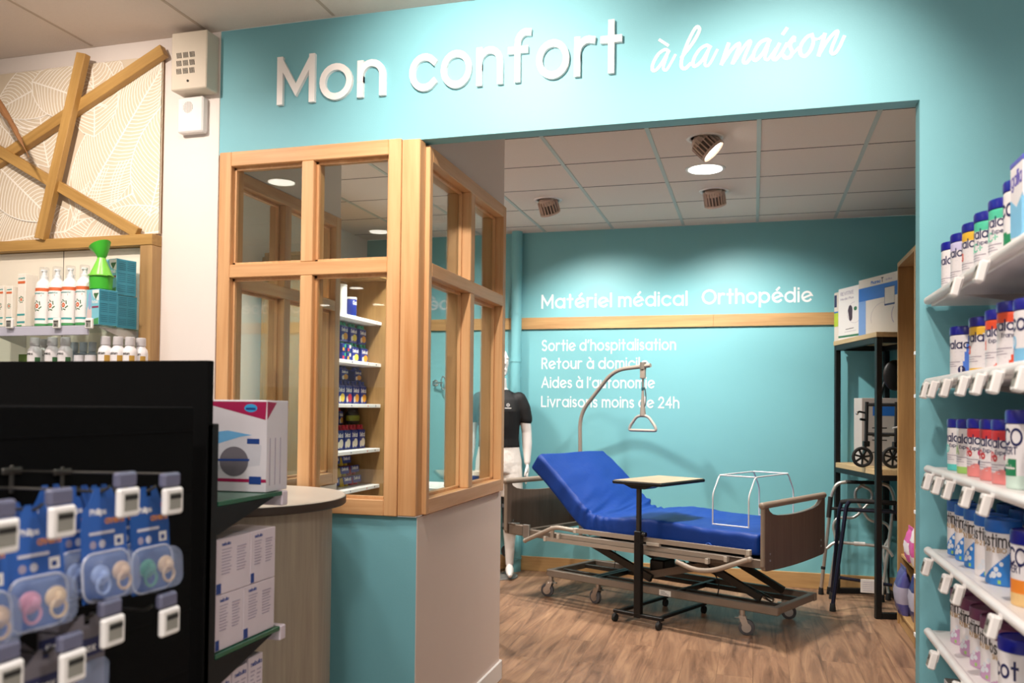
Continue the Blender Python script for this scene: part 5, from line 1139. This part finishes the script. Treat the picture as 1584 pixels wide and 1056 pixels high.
for x_, y_ in ((-.085, .0), (.1, -.06)):
    b = MB(); b.tube([(x_-.02, y_+.026, .06), (x_, y_+.026, .165)], 0, BLACK, sq=(.014, .03)); b.box(x_-.022, x_+.022, y_-.006, y_+.034, .15, .19, BLACK, .004); b.build('fork', t)
    b = MB(); b.tube([(x_, y_+.014, .19), (x_+.005, y_+.014, .47)], .013, BLACK, 12); b.build('upright_tube', t)
b = MB(); b.tube([(-.08, .014, .45), (.1, -.046, .45)], .012, BLACK, 10); b.build('cross_tube', t); b = MB(); b.tube([(-.08, .014, .24), (.1, -.046, .24)], .012, BLACK, 10); b.build('cross_tube', t)
b = MB(); b.tube(fillet([(.0, 0, .45), (.02, .0, .56), (.06, .0, .66), (.12, -.02, .68)], .04), .011, BLACK, 10); b.build('handle_tube', t)
b = MB(); b.ball((.1, -.03, .66), .085, .028, .11, BLACK, 20, 12); b.build('back_pad', t)
b = MB(); b.tube(fillet([(-.09, .014, .39), (-.14, .0, .4), (-.155, -.01, .385)], .02), .007, BLACK, 8); b.ball((-.155, -.01, .385), .011, .011, .011, CHR); b.tube([(-.09, .014, .34), (-.13, .0, .345)], .009, BLACK, 8); b.build('brake_lever', t)
b = MB(); b.tube(fillet([(.13, -.09, .4), (.12, -.1, .3), (.06, -.1, .285)], .01), .006, WHITE, 8); b.build('cable_clip', t)
# walkers
ALU = M('aluminium', 'c9c5c0', .3, .75); NVY = M('walker_navy', '14172c', .4, .4); GRIP = M('foam_grip', '1a1818', .8)
def tubes(par, name, segs, r, m_, n=12):
    for P, rad in segs: b = MB(); b.tube(fillet([p-par.location for p in P], rad), r, m_, n); b.build(name, par)
def feet(par, L, r=.02):
    for p in L: b = MB(); q = p-par.location; b.lathe([(r, 0), (r*1.05, .005), (r*.85, .05), (r*.8, .055)], BRUB, (q.x, q.y, 0), 16); b.build('rubber_foot', par)
t = thing('walking_frame', 'silver folding walking frame with curved bars, leaning under the rack', 'walking frame', (.72, 7.05, 0))
Yf, Yb = 6.98, 7.15
def F(x, y, Y=Yf): return atY(x, y, Y)
fl_, fr_ = atZ(1270, 919, 0), Vector((.572, 7.17, 0)); fr2 = atZ(1374, 928, 0)
tubes(t, 'outer_leg', [([Vector((fl_.x, fl_.y, .04)), F(1287, 762), F(1295, 747), F(1310, 745)], .08)], .0135, ALU)
tubes(t, 'outer_leg', [([Vector((.93, 7.0, .04)), F(1384, 770), F(1377, 752), F(1362, 747)], .08)], .0135, ALU)
tubes(t, 'top_bar', [([F(1308, 745), F(1364, 747)], .01)], .0135, GRIP)
tubes(t, 'inner_leg', [([Vector((fr_.x, fr_.y, .04)), F(1294, 836, Yb), F(1288, 812, Yb), F(1295, 800, Yb), F(1322, 801, Yb), F(1334, 788, Yb), F(1350, 772, Yb), F(1348, 757, Yb), F(1330, 750, Yb)], .06)], .0115, ALU)
tubes(t, 'inner_leg', [([Vector((fr2.x, fr2.y, .04)), F(1366, 848, Yb), F(1380, 826, Yb), F(1372, 808, Yb), F(1345, 806, Yb), F(1334, 788, Yb), F(1322, 768, Yb), F(1324, 756, Yb), F(1338, 749, Yb)], .06)], .0115, ALU)
tubes(t, 'lower_bar', [([F(1279, 848), F(1290, 838), F(1330, 841), F(1372, 846), F(1381, 860)], .05)], .0115, ALU)
tubes(t, 'bar_grip', [([F(1321, 840.5), F(1338, 841.5)], .01)], .016, M('grip_pale', 'cfc9c4', .5))
tubes(t, 'middle_bar', [([F(1286, 786), F(1383, 790)], .01)], .012, GRIP)
tubes(t, 'leg_collar', [([F(1284.5, 768), F(1281.5, 800)], .01), ([F(1384, 775), F(1384, 805)], .01), ([F(1273.5, 876), F(1273, 880)], .01)], .0165, GRIP)
feet(t, [fl_, fr_, fr2, Vector((.93, 7.0, 0))])
t = thing('walking_frame', 'dark navy walking frame standing in front of the silver one', 'walking frame', (.6, 6.62, 0))
a_, b2 = atZ(1288, 945, 0), atZ(1287, 926, 0)
Y1_, Y2_ = 6.62, 6.80
tubes(t, 'front_leg', [([Vector((a_.x, a_.y, .04)), atY(1309, 783, Y1_), atY(1314, 775, Y1_)], .03)], .0145, NVY)
tubes(t, 'rear_leg', [([Vector((b2.x, b2.y, .04)), atY(1298, 790, Y2_), atY(1302, 776, Y2_)], .03)], .0135, NVY)
tubes(t, 'top_grip', [([atY(1302, 776, Y2_), atY(1320, 774, 6.72), atY(1386, 778, 6.70)], .05)], .017, GRIP)
tubes(t, 'upper_bar', [([atY(1300, 788, Y2_), atY(1386, 792, 6.74)], .01)], .012, NVY)
tubes(t, 'lower_bar', [([atY(1298, 893, 6.74), atY(1380, 905, 6.74)], .01)], .012, NVY)
tubes(t, 'front_leg', [([Vector((1.06, 6.7, .04)), Vector((1.0, 6.74, .76))], .03)], .0145, NVY)
feet(t, [a_, b2, Vector((1.06, 6.7, 0))], .022)
p, q = atY(1331, 897, 6.725), atY(1366, 918, 6.725); b = MB(); b.box(p.x, q.x, 6.715, 6.722, q.z, p.z+.01, M('label_white', 'cdc7c2', .6), .002); b.v = [v-t.location for v in b.v]; lo = b.build('hang_label', t)
b = MB()
for k in range(5): b.box(p.x+.015, q.x-.03+.01*(k % 2), 6.7144, 6.7152, q.z+.015+.015*k, q.z+.018+.015*k, GREYP, .0002)
b.v = [v-t.location for v in b.v]; b.build('printed_lines', lo)
# ================================================================== BOOKCASE ON THE RIGHT OF THE BACK ROOM
t = thing('bookcase', 'tall open oak bookcase with white shelves just inside the opening on the right', 'bookcase', (.94, 5.0, 0))
OKB = WOOD('bookcase_oak', '8a6840', 'b08a58', 'z', 9, .5, .08, .06)
zt_ = 2.415
for y0, y1, n_ in ((1.325, 1.353, 'end_panel'), (.69, .716, 'divider'), (-1.1, -1.072, 'end_panel')):
    b = MB(); b.box(0, .31, y0, y1, 0, zt_-.0005, OKB, .002); b.build(n_, t)
b = MB(); b.box(0, .31, -1.1, 1.353, zt_, zt_+.03, OAKY, .002); b.build('top_board', t)
b = MB(); b.box(.31, .325, -1.1, 1.353, 0, zt_, OKB, .002); b.build('back_panel', t)
b = MB(); b.box(.012, .3, -1.07, .689, 0, .08, OAKY, .002); b.build('plinth', t)
b = MB(); b.box(.012, .3, .717, 1.324, 0, .08, OAKY, .002); b.build('plinth', t)
for z_ in (.1, .47): b = MB(); b.box(.02 if z_ > .2 else 0, .305, .717, 1.324, z_-.019, z_, OAKY, .002); b.build('shelf', t)
for z_ in (1.795, 1.535, 1.215, .835, .45, .1): b = MB(); b.box(-.006, .305, -1.07, .689, z_-.022, z_, SHW, .002); b.build('shelf', t)
def pouch(name, label, x, y, z, w_, d_, h, rz, m_, band, grp, tilt=0):
    """soft bag: fat in the middle, flat sealed top"""
    t = thing(name, label, 'bag', (x, y, z), rz, grp); t.rotation_euler = (tilt, 0, rz)
    n = 24; vs = []; fs = []; N = 9
    for i in range(N):
        f = i/(N-1); dd = d_*max(.04, math.sin(math.pi*(.12+.88*f))**.7) if f > .02 else d_*.5; ww = w_*(.9+.1*math.sin(math.pi*f*.9))
        for k in range(n):
            a = 2*math.pi*k/n; c_, s_ = math.cos(a), math.sin(a)
            px_ = math.copysign(abs(c_)**.6, c_)*ww/2; py_ = math.copysign(abs(s_)**.8, s_)*dd/2
            j = .004*math.sin(a*5+i*2)
            vs.append((px_+j, py_+j, h*f))
    for i in range(N-1):
        for k in range(n): fs.append([i*n+k, i*n+(k+1) % n, (i+1)*n+(k+1) % n, (i+1)*n+k])
    fs += [list(range(n))[::-1], list(range((N-1)*n, N*n))]
    b = MB(); fm = [band if 2 <= i <= 4 else None for i in range(N-1) for k in range(n)]+[None, None]; b.add(vs, fs, m_, fm); b.build('bag', t)
    b = MB(); b.box(-w_*.47, w_*.47, -.003, .003, h-.004, h+.02, m_, .001); b.build('top_seal', t)
PUR = M('bag_violet', '4b4a86', .35, var=.25, scale=25, coat=.3); PKB = M('bag_pink', 'c8579a', .4, var=.25, scale=25); WHB = M('bag_white', 'd9cfd4', .45, var=.1, scale=25); NVB = M('bag_navy', '242b66', .35, var=.3, scale=25, coat=.3)
Y0 = R(-90)
pouch('diaper_bag', 'violet and grey plastic pack leaning out at the foot of the bookcase', .955, 6.2, .101, .22, .11, .29, Y0, PUR, M('bag_greyband', '9a95a8', .45), 'packs in the bookcase', R(0))
pouch('diaper_bag', 'navy plastic pack on the bookcase floor, next to the violet pack', 1.0, 5.95, .101, .2, .1, .31, Y0, NVB, M('bag_silver', 'a7a4b5', .4), 'packs in the bookcase')
pouch('diaper_bag', 'dark blue pack standing behind the violet pack in the bookcase', 1.13, 6.18, .101, .2, .08, .29, Y0, NVB, PUR, 'packs in the bookcase')
t = thing('care_box', 'yellow and blue carton at the near end of the bookcase floor', 'box', (.965, 5.775, .101), Y0, None); b = MB(); b.box(-.045, .045, 0, .12, 0, .3, BGR, .002); b.box(-.03, .03, -.0006, .001, .18, .26, KY, .0003); b.box(-.03, .03, -.0006, .001, .08, .14, KO, .0003); b.build('carton', t); b = MB(); b.box(-.043, .043, .002, .02, .2995, .301, BGR, .0003); b.build('flap', t)
for i, (y, z, w_, h, m_, bd, lb) in enumerate(((6.02, .471, .2, .2, PKB, WHB, 'pink and white pack in the oak bay of the bookcase, over the navy pack'), (5.83, .471, .14, .24, WHB, PKB, 'white and pink pack in the oak bay, next to the divider'), (5.60, .451, .12, .3, PKB, WHB, 'pink and white pack on the lowest white bookcase shelf'), (5.45, .451, .12, .28, WHB, PKB, 'white and pink pack behind the pink one on the lowest shelf'), (5.60, .836, .12, .2, PKB, WHB, 'pink flowered pack on the second white bookcase shelf'),
        (5.60, 1.216, .11, .2, WHB, PUR, 'small white pack on the third bookcase shelf'), (5.60, 1.536, .11, .18, WHB, PKB, 'small pale pink pack on the fourth bookcase shelf'), (5.60, .101, .12, .3, WHB, NVB, 'tall white pack at the bottom of the bookcase'))):
    pouch('care_pack', lb, .975, y, z, w_, .08, h, Y0, m_, bd, 'packs in the bookcase')
# ================================================================== SHELVES SEEN THROUGH THE FRONT WINDOW
SX = -3.08
t = thing('food_shelving', 'oak sided shelving of puree packs seen through the front window', 'shelving', (SX, 6.78, 0))
b = MB(); b.box(-.34, .075, 0, .03, 0, 2.5, OKB, .002); b.build('end_panel', t)
b = MB(); b.box(-.34, .075, -1.3, -1.27, 0, 2.5, OKB, .002); b.build('end_panel', t)
b = MB(); b.box(-.36, -.34, -1.3, .03, 0, 2.5, OKB, .002); b.build('back_panel', t)
b = MB(); b.box(-.34, .075, -1.3, .03, 2.501, 2.53, OAKY, .002); b.build('top_board', t)
FZ = [2.149, 1.792, 1.445, 1.071, .764, .3]
for z_ in FZ:
    b = MB(); b.box(-.339, 0, -1.268, -.001, z_-.03, z_, SHW, .003); s_ = b.build('shelf', t)
    b = MB()
    for k, y_ in enumerate((-.1, -.25, -.55)): b.box(.0002, .001, y_-.006, y_+.006, z_-.02, z_-.008, (INK, KO, NAVY)[k], .0002)
    b.build('price_dot', s_)
t = thing('food_shelving', 'white shelves behind the oak side, a narrow sliver through the front window', 'shelving', (SX-.02, 7.33, 0))
b = MB(); b.box(-.36, -.34, -.5, 0, 0, 2.2, SHG2, .002); b.build('back_panel', t)
for z_ in (1.9, 1.55, 1.17, .8, .4): b = MB(); b.box(-.34, 0, -.5, 0, z_-.025, z_, SHW, .002); b.build('shelf', t)
FB = M('food_blue', '1d2f86', .4, var=.05); FOR = M('food_orange', 'e09a2c', .5); FYE = M('food_yellow', 'e8c84a', .5); FGR = M('food_teal', '2aa07a', .5); FRD = M('food_red', 'c83248', .5); FCR = M('food_cream', 'e4d8c4', .5); FGO = M('food_gold', 'a8862c', .4)
def bottlepack(label, y, z, x, h, top, fruit, w_=.128):
    """shrink-wrapped group of drink bottles with a printed front"""
    t = thing('drink_pack', label, 'drink pack', (x, y, z), R(90), 'puree and drink packs seen through the window')
    b = MB(); b.box(-w_/2, w_/2, 0, .1, 0, h*.8, FB, .008)
    b.text('Delical', -w_*.42, h*.5, h*.17, WHITE, onfront(0, 0, 0), .17, .0005, w_*.8); b.prism(arc(w_*.12, h*.26, w_*.3, h*.18, 0, 360, 14)[:-1], 0, .0008, fruit, onfront(0, 0, 0)); b.prism(arc(-w_*.25, h*.2, w_*.16, h*.14, 0, 360, 12)[:-1], 0, .0006, FCR, onfront(0, 0, 0)); b.build('wrap', t)
    b = MB()
    for s_ in (-1, 1): b.lathe([(w_*.2, h*.801), (w_*.16, h*.85), (w_*.12, h*.88), (w_*.13, h*.885), (w_*.13, h-.002), (.001, h)], top, (s_*w_*.24, .03, 0), 14)
    b.build('bottle_cap', t)
def cuppack(label, y, z, x, fruit, lid):
    t = thing('cup_pack', label, 'cup pack', (x, y, z), R(90), 'puree and drink packs seen through the window'); w_ = .15; t.scale = (1.08, 1, 1.22)
    b = MB()
    for s_ in (-1, 1):
        for q in (0, 1): b.lathe([(.022, 0), (.031, .058), (.033, .06)], fruit, (s_*.0335, .035+q*.068, 0), 16)
    b.build('cup', t)
    b = MB(); b.X = Matrix.Translation((0, .0, .062)) @ Matrix.Rotation(R(-8), 4, 'X'); b.box(-w_/2, w_/2, 0, .138, 0, .004, lid, .001); b.prism([(-w_/2, .0), (w_/2, 0), (w_/2*.9, -.045), (-w_/2*.9, -.045)], .001, .003, lid, lambda a, q, d: (a, -d, q)); b.text('Delical', -.05, -.024, .02, WHITE, onfront(0, 0, -.003), .17, .0005, .1); b.build('lid_sleeve', t)
XF = SX-.12
def Yp(x_, X=SX-.02): return atX(x_, 640, X).y
# top shelf
t = thing('powder_tin', 'tall white tin with yellow ring on the top puree shelf', 'tin', (XF+.03, Yp(535), FZ[0]+.0008), R(90)); b = MB(); b.lathe([(.055, 0), (.057, .005), (.057, .22), (.055, .225)], M('tin_paper', 'e2ded8', .45), n=30, fmat=lambda ph, z_: FYE if .02 < z_ < .09 and -60 < ph < 20 else None); b.build('tin_body', t); b = MB(); b.lathe([(.058, .2255), (.059, .228), (.059, .24), (.001, .242)], WHITE, n=30); b.build('lid', t)
t = thing('powder_tin', 'shorter blue tin beside the tall white one on the top puree shelf', 'tin', (XF+.06, Yp(546), FZ[0]+.0008), R(90)); b = MB(); b.lathe([(.05, 0), (.052, .005), (.052, .13), (.05, .135)], FB, n=30, fmat=lambda ph, z_: KC if z_ < .05+.02*math.sin(R(ph*2)) else None); b.text('Gelod', -.035, .09, .032, WHITE, oncyl(.052, 0), .16, .0004, .07); b.build('tin_body', t); b = MB(); b.lathe([(.053, .1355), (.054, .138), (.054, .152), (.001, .153)], WHITE, n=30); b.build('lid', t)
# second shelf: green capped, two high
for i, x_ in enumerate((551, 565, 579)):
    fr = (FOR, FYE, FOR)[i]; nm = ('left', 'middle', 'right')[i]
    bottlepack('blue drink pack with green caps, %s of three in the lower row' % nm, Yp(x_), FZ[1]+.0008, SX-.115, .158, FGR, fr)
    bottlepack('blue drink pack with green caps, %s of three in the upper row' % nm, Yp(x_-3), FZ[1]+.1605, SX-.115, .158, FGR, fr)
for i, (x_, dz) in enumerate(((533, 0), (541, 0), (534, .065), (542, .065))):
    t = thing('puree_pack', 'small coloured puree pack, %s of four left of the green capped packs' % ('lower left', 'lower right', 'upper left', 'upper right')[i], 'puree pack', (SX-.03, Yp(x_)-.005*i, FZ[1]+.0008+dz), R(90), 'puree and drink packs seen through the window')
    b = MB(); b.box(-.035, .035, 0, .07, 0, .062, FB, .004); b.box(-.03, .0, -.0006, .001, .005, .03, (FRD, FOR, FOR, FRD)[i], .0003); b.box(.002, .03, -.0006, .001, .03, .055, (FGR, FCR, FGR, FCR)[i], .0003); b.build('wrap', t); b = MB(); b.box(-.033, .033, -.001, .068, .0622, .0642, FGR if i % 2 else FB, .001); b.build('lid', t)
# third shelf
for i, x_ in enumerate((533.5, 545, 556, 567, 578)):
    nm = ('first', 'second', 'third', 'fourth', 'fifth')[i]
    bottlepack('blue drink pack in the front row of the middle puree shelf, %s from the left' % nm, Yp(x_), FZ[2]+.0008, SX-.115, .19, FB, (FYE, FYE, FRD, FOR, FOR)[i], .12)
for i, x_ in enumerate((538, 557, 577)): bottlepack('dark blue drink pack stacked over the front row of the middle puree shelf, %s' % ('left', 'middle', 'right')[i], Yp(x_), FZ[2]+.1925, SX-.16, .12, FB, FOR)
# fourth shelf
for i, x_ in enumerate((533, 544, 555, 566, 577)):
    bottlepack('blue drink pack with red top on the fourth puree shelf, %s from the left' % ('first', 'second', 'third', 'fourth', 'fifth')[i], Yp(x_), FZ[3]+.0008, SX-.115, .2, FRD, FCR, .116)
for i, x_ in enumerate((532, 538.5, 545)): bottlepack('tall red and blue pack stacked at the left of the fourth puree shelf, %s' % ('left', 'middle', 'right')[i], Yp(x_, SX-.1), FZ[3]+.202, SX-.2, .14, FRD, FOR, .07)
pouch('dark_bag', 'dark bag with a yellow green print stacked at the right of the fourth puree shelf', SX-.2, 6.655, FZ[3]+.202, .2, .07, .12, R(90), M('bag_charcoal', '2c2a2c', .4, var=.2), M('bag_olive', '8f9a3a', .5), None)
# cups
for i, (x_, dz, fr, xo) in enumerate(((541, 0, FOR, .0), (560, 0, FYE, 0), (574, 0, FRD, 0), (537, .084, FOR, -.04), (559, .084, FYE, -.02), (574, .084, FRD, -.02), (548, .168, FGO, -.04), (563, .168, FYE, -.03))):
    cuppack('stack of fruit cups with blue sleeve, %s, on the lowest visible puree shelf' % ('bottom left', 'bottom middle', 'bottom right', 'second layer left', 'second layer middle', 'second layer right', 'top layer left', 'top layer right')[i], Yp(x_), FZ[4]+.0008+dz, SX-.006+xo-.14, fr, FB)
for i, (z_, h, m_) in enumerate(((1.9, .17, M('bag_ink', '3a3a4a', .5)), (1.55, .22, NVB), (1.17, .2, M('carton_ice', 'b9c4cc', .5)), (.8, .25, PUR), (.4, .2, M('carton_ice2', 'c4c4ca', .5)))):
    t = thing('care_carton', 'carton on the narrow white shelves, %s from the top' % ('first', 'second', 'third', 'fourth', 'fifth')[i], 'box', (SX-.06, 7.115, z_+.0008), R(90), 'cartons behind the oak side'); b = MB(); b.box(-.12, .12, 0, .2, 0, h, m_, .003); b.box(-.1, .05, -.0006, .001, h*.4, h*.7, WHITE, .0003); b.build('carton', t); b = MB(); b.box(-.118, .118, .002, .03, h-.0005, h+.001, m_, .0004); b.build('flap', t)
# chrome grip on the back wall, seen through the side window
p = atY(680, 592, YB-.06)
t = thing('wall_grip', 'chrome grip handle on the teal wall seen through the side window', 'grab handle', (p.x, YB, p.z))
b = MB(); b.lathe([(.03, 0), (.03, .006), (.012, .012)], CHR, n=20); b.v = [Vector((v.x-.06, -v.z, v.y)) for v in b.v]; b.build('wall_plate', t)
b = MB(); b.tube(fillet([(-.06, -.012, 0), (-.06, -.05, 0), (0, -.055, .0), (.03, -.055, 0)], .02), .009, CHR, 10); b.build('arm', t)
b = MB(); b.tube([(.035+.022*math.cos(R(a)), -.055, .058*math.sin(R(a))) for a in range(0, 360, 20)], .008, CHR, 8, True); b.build('ring_handle', t)
t = thing('low_cabinet', 'white side table standing inside the glazed booth', 'table', (-1.75, 4.75, 0))
b = MB(); b.box(-.25, .25, -.2, .2, .93, .955, WHITE, .003); b.build('top', t)
for x_ in (-.22, .22):
    for y_ in (-.17, .17): b = MB(); b.box(x_-.015, x_+.015, y_-.015, y_+.015, 0, .929, WHITE, .002); b.build('leg', t)
t.location = (-1.76, 4.9, 0)
jp = atY(739, 737, 4.85)
t = thing('cream_jar', 'white jar with a blue label behind the side window', 'jar', (jp.x, 4.85, .956)); b = MB(); b.lathe([(.03, 0), (.032, .003), (.032, .07), (.03, .073)], WHITE, n=28, fmat=lambda ph, z_: NAVY if .022 < z_ < .066 and abs(ph) < 60 else None)
b.v = [Vector((v.x, v.y, max(v.z, 0))) for v in b.v]; b.build('body', t); b = MB(); b.lathe([(.031, .0735), (.032, .075), (.032, .092), (.001, .093)], WHITE, n=28); b.build('lid', t)
# ================================================================== MANNEQUIN
MANW = M('mannequin_white', 'e3ddd9', .3, var=.01, coat=.2)
man = thing('mannequin', 'white male mannequin in black shirt and white shorts, half hidden by the side window', 'mannequin', (-2.085, 7.0, 0), R(12))
def loft(mb, rings, mt, n=24):
    """rings: (z, rx, ry, dx, dy)"""
    vs = []; fs = []
    for z_, rx, ry, dx, dy in rings:
        for k in range(n): a = 2*math.pi*k/n; vs.append((dx+rx*math.cos(a), dy+ry*math.sin(a), z_))
    for i in range(len(rings)-1):
        for k in range(n): fs.append([i*n+k, i*n+(k+1) % n, (i+1)*n+(k+1) % n, (i+1)*n+k])
    fs += [list(range(n))[::-1], list(range((len(rings)-1)*n, len(rings)*n))]; mb.add(vs, fs, mt)
def limb(mb, pts, mt, n=16):
    mb.tube([p[:3] for p in pts], [p[3] for p in pts], mt, n); mb.ball(pts[0][:3], pts[0][3], pts[0][3], pts[0][3], mt, n, 8); mb.ball(pts[-1][:3], pts[-1][3], pts[-1][3], pts[-1][3], mt, n, 8)
b = MB(); Z = .02
loft(b, [(Z+.84, .12, .085, 0, 0), (Z+.93, .172, .115, 0, .01), (Z+1.03, .155, .1, 0, .01), (Z+1.13, .138, .092, 0, 0), (Z+1.25, .155, .11, 0, -.005), (Z+1.38, .178, .122, 0, -.01), (Z+1.47, .18, .1, 0, 0), (Z+1.53, .12, .075, 0, .005), (Z+1.57, .065, .062, 0, .005), (Z+1.66, .058, .06, 0, -.01)], MANW)
hd = MB(); 
hd.ball((0, 0, .095), .075, .098, .118, MANW, 24, 16); hd.ball((0, -.028, .02), .056, .066, .06, MANW, 20, 12)
hd.tube([(0, -.093, .115), (0, -.112, .075), (0, -.102, .066)], [.008, .014, .012], MANW, 10); hd.ball((0, -.088, .027), .024, .012, .009, MANW, 14, 8); hd.ball((0, -.075, -.012), .028, .022, .018, MANW, 14, 8)
for s_ in (-1, 1):
    hd.tube([(s_*.012, -.094, .125), (s_*.035, -.09, .13), (s_*.058, -.072, .12)], [.007, .008, .006], MANW, 8); hd.ball((s_*.032, -.083, .1), .014, .008, .008, MANW, 12, 8); hd.ball((s_*.076, .008, .085), .01, .022, .033, MANW, 12, 8)
HM = Matrix.Translation((0, -.02, Z+1.7)) @ Matrix.Rotation(R(28), 4, 'Z'); hd.X = HM
b.add([HM @ v for v in hd.v], hd.f, MANW)
for s_ in (-1, 1):
    limb(b, [(s_*.175, 0, Z+1.475, .058), (s_*.21, .005, Z+1.38, .054), (s_*.235, .015, Z+1.2, .043), (s_*.24, .0, Z+1.1, .043), (s_*.245, -.03, Z+.95, .027)], MANW)
    b.ball((s_*.247, -.042, Z+.885), .017, .036, .05, MANW, 14, 10)
    for k, (dy, L, lean) in enumerate(((-.034, .068, -.012), (-.012, .08, -.006), (.01, .074, .0), (.03, .058, .006))):
        limb(b, [(s_*.248, -.043+dy, Z+.85, .0098), (s_*.246, -.045+dy+lean, Z+.85-L*.5, .0092), (s_*.236, -.043+dy+lean, Z+.85-L, .0075)], MANW, 10)
    limb(b, [(s_*.243, -.07, Z+.905, .012), (s_*.235, -.098, Z+.87, .0105), (s_*.228, -.104, Z+.84, .0085)], MANW, 10)
    limb(b, [(s_*.09, 0, Z+.9, .088), (s_*.098, -.01, Z+.7, .075), (s_*.1, -.015, Z+.5, .056), (s_*.1, .012, Z+.37, .057), (s_*.1, .02, Z+.22, .042), (s_*.1, .02, Z+.09, .034)], MANW)
    limb(b, [(s_*.1, .045, Z+.038, .034), (s_*.104, -.02, Z+.045, .036), (s_*.112, -.1, Z+.032, .032), (s_*.118, -.165, Z+.022, .02)], MANW)
body = b.build('body', man); md = body.modifiers.new('skin', 'REMESH'); md.mode = 'VOXEL'; md.voxel_size = .007; md.use_smooth_shade = True
md = body.modifiers.new('soft', 'SMOOTH'); md.factor = .5; md.iterations = 3
SH = M('shirt_black', '0a0a0c', .75, var=.2, scale=18, bump=.1); SHO = M('shorts_white', 'ddd6cf', .8, var=.03, bump=.5, bscale=22)
b = MB(); loft(b, [(Z+1.075, .178, .118, 0, .005), (Z+1.15, .17, .115, 0, 0), (Z+1.25, .176, .128, 0, -.005), (Z+1.38, .194, .136, 0, -.008), (Z+1.475, .19, .112, 0, 0), (Z+1.535, .125, .085, 0, .004), (Z+1.562, .078, .072, 0, .004)], SH)
for s_ in (-1, 1): limb(b, [(s_*.165, 0, Z+1.475, .068), (s_*.203, .004, Z+1.4, .065), (s_*.226, .01, Z+1.31, .058)], SH)
o = b.build('shirt', man); md = o.modifiers.new('skin', 'REMESH'); md.mode = 'VOXEL'; md.voxel_size = .008; md.use_smooth_shade = True; md = o.modifiers.new('soft', 'SMOOTH'); md.iterations = 4
b = MB(); mp = lambda x, y, d: (x+.085, -.142-d, Z+1.41+y)
b.ribbon(arc(0, .02, .012, .012, 0, 360), .003, .001, LET, mp, True); b.ribbon([(-.025, -.006), (.025, -.006)], .006, .001, LET, mp); b.ribbon([(-.008, .02), (.008, .02)], .003, .001, LET, mp); b.build('shirt_emblem', o)
b = MB(); loft(b, [(Z+.86, .2, .13, 0, .005), (Z+.95, .198, .132, 0, .008), (Z+1.04, .18, .118, 0, .008), (Z+1.1, .168, .108, 0, .004)], SHO)
for s_ in (-1, 1): limb(b, [(s_*.098, .0, Z+.9, .1), (s_*.105, -.005, Z+.8, .102), (s_*.108, -.005, Z+.74, .1)], SHO); b.cyl((s_*.108, -.005, Z+.76), (s_*.108, -.005, Z+.66), .1, SHO, n=24)
o = b.build('shorts', man); md = o.modifiers.new('skin', 'REMESH'); md.mode = 'VOXEL'; md.voxel_size = .008; md.use_smooth_shade = True; md = o.modifiers.new('soft', 'SMOOTH'); md.iterations = 3
KBR = M('brace_black', '141416', .8, var=.2); KGR = M('brace_grey', '5b5d60', .7)
b = MB(); ln = [(Z+.38, .063, .006), (Z+.44, .063, -.004), (Z+.5, .064, -.015), (Z+.6, .073, -.012), (Z+.68, .08, -.01)]
loft(b, [(z_, r_, r_, .1, dy) for z_, r_, dy in ln], KBR); br = b.build('knee_brace', man)
for z_, r_, dy in ((Z+.42, .066, 0), (Z+.585, .075, -.012)): b = MB(); loft(b, [(z_-.015, r_, r_, .1, dy), (z_+.015, r_+.001, r_+.001, .1, dy)], KGR); b.build('brace_strap', br)
b = MB(); b.lathe([(.17, 0), (.175, .004), (.17, .012), (.001, .0125)], M('stand_plate', '8d8a88', .4, .6), n=40); b.build('stand_plate', man)
# round cap on the pipe
t = thing('pipe_valve', 'round dark grey cap with a pale bar on the pipe beside the mannequin foot', 'pipe cap', (px-.025, 7.195, .19))
b = MB(); b.lathe([(.05, 0), (.056, .008), (.056, .03), (.05, .036), (.001, .0362)], M('cap_dark', '3c3a3a', .7, var=.2), n=28); b.v = [Vector((v.x, -v.z, v.y)) for v in b.v]; b.build('cap', t)
b = MB(); b.X = Matrix.Rotation(R(35), 4, 'Y'); b.box(-.006, .006, -.042, -.036, -.03, .03, M('cap_bar', 'b9b4b0', .5), .002); b.build('bar', t)
b = MB(); b.tube([(.052*math.cos(R(a)), -.001, .052*math.sin(R(a))) for a in range(0, 360, 20)], .007, M('cap_rim', 'a9a6a2', .5), 8, True); b.build('rim', t)
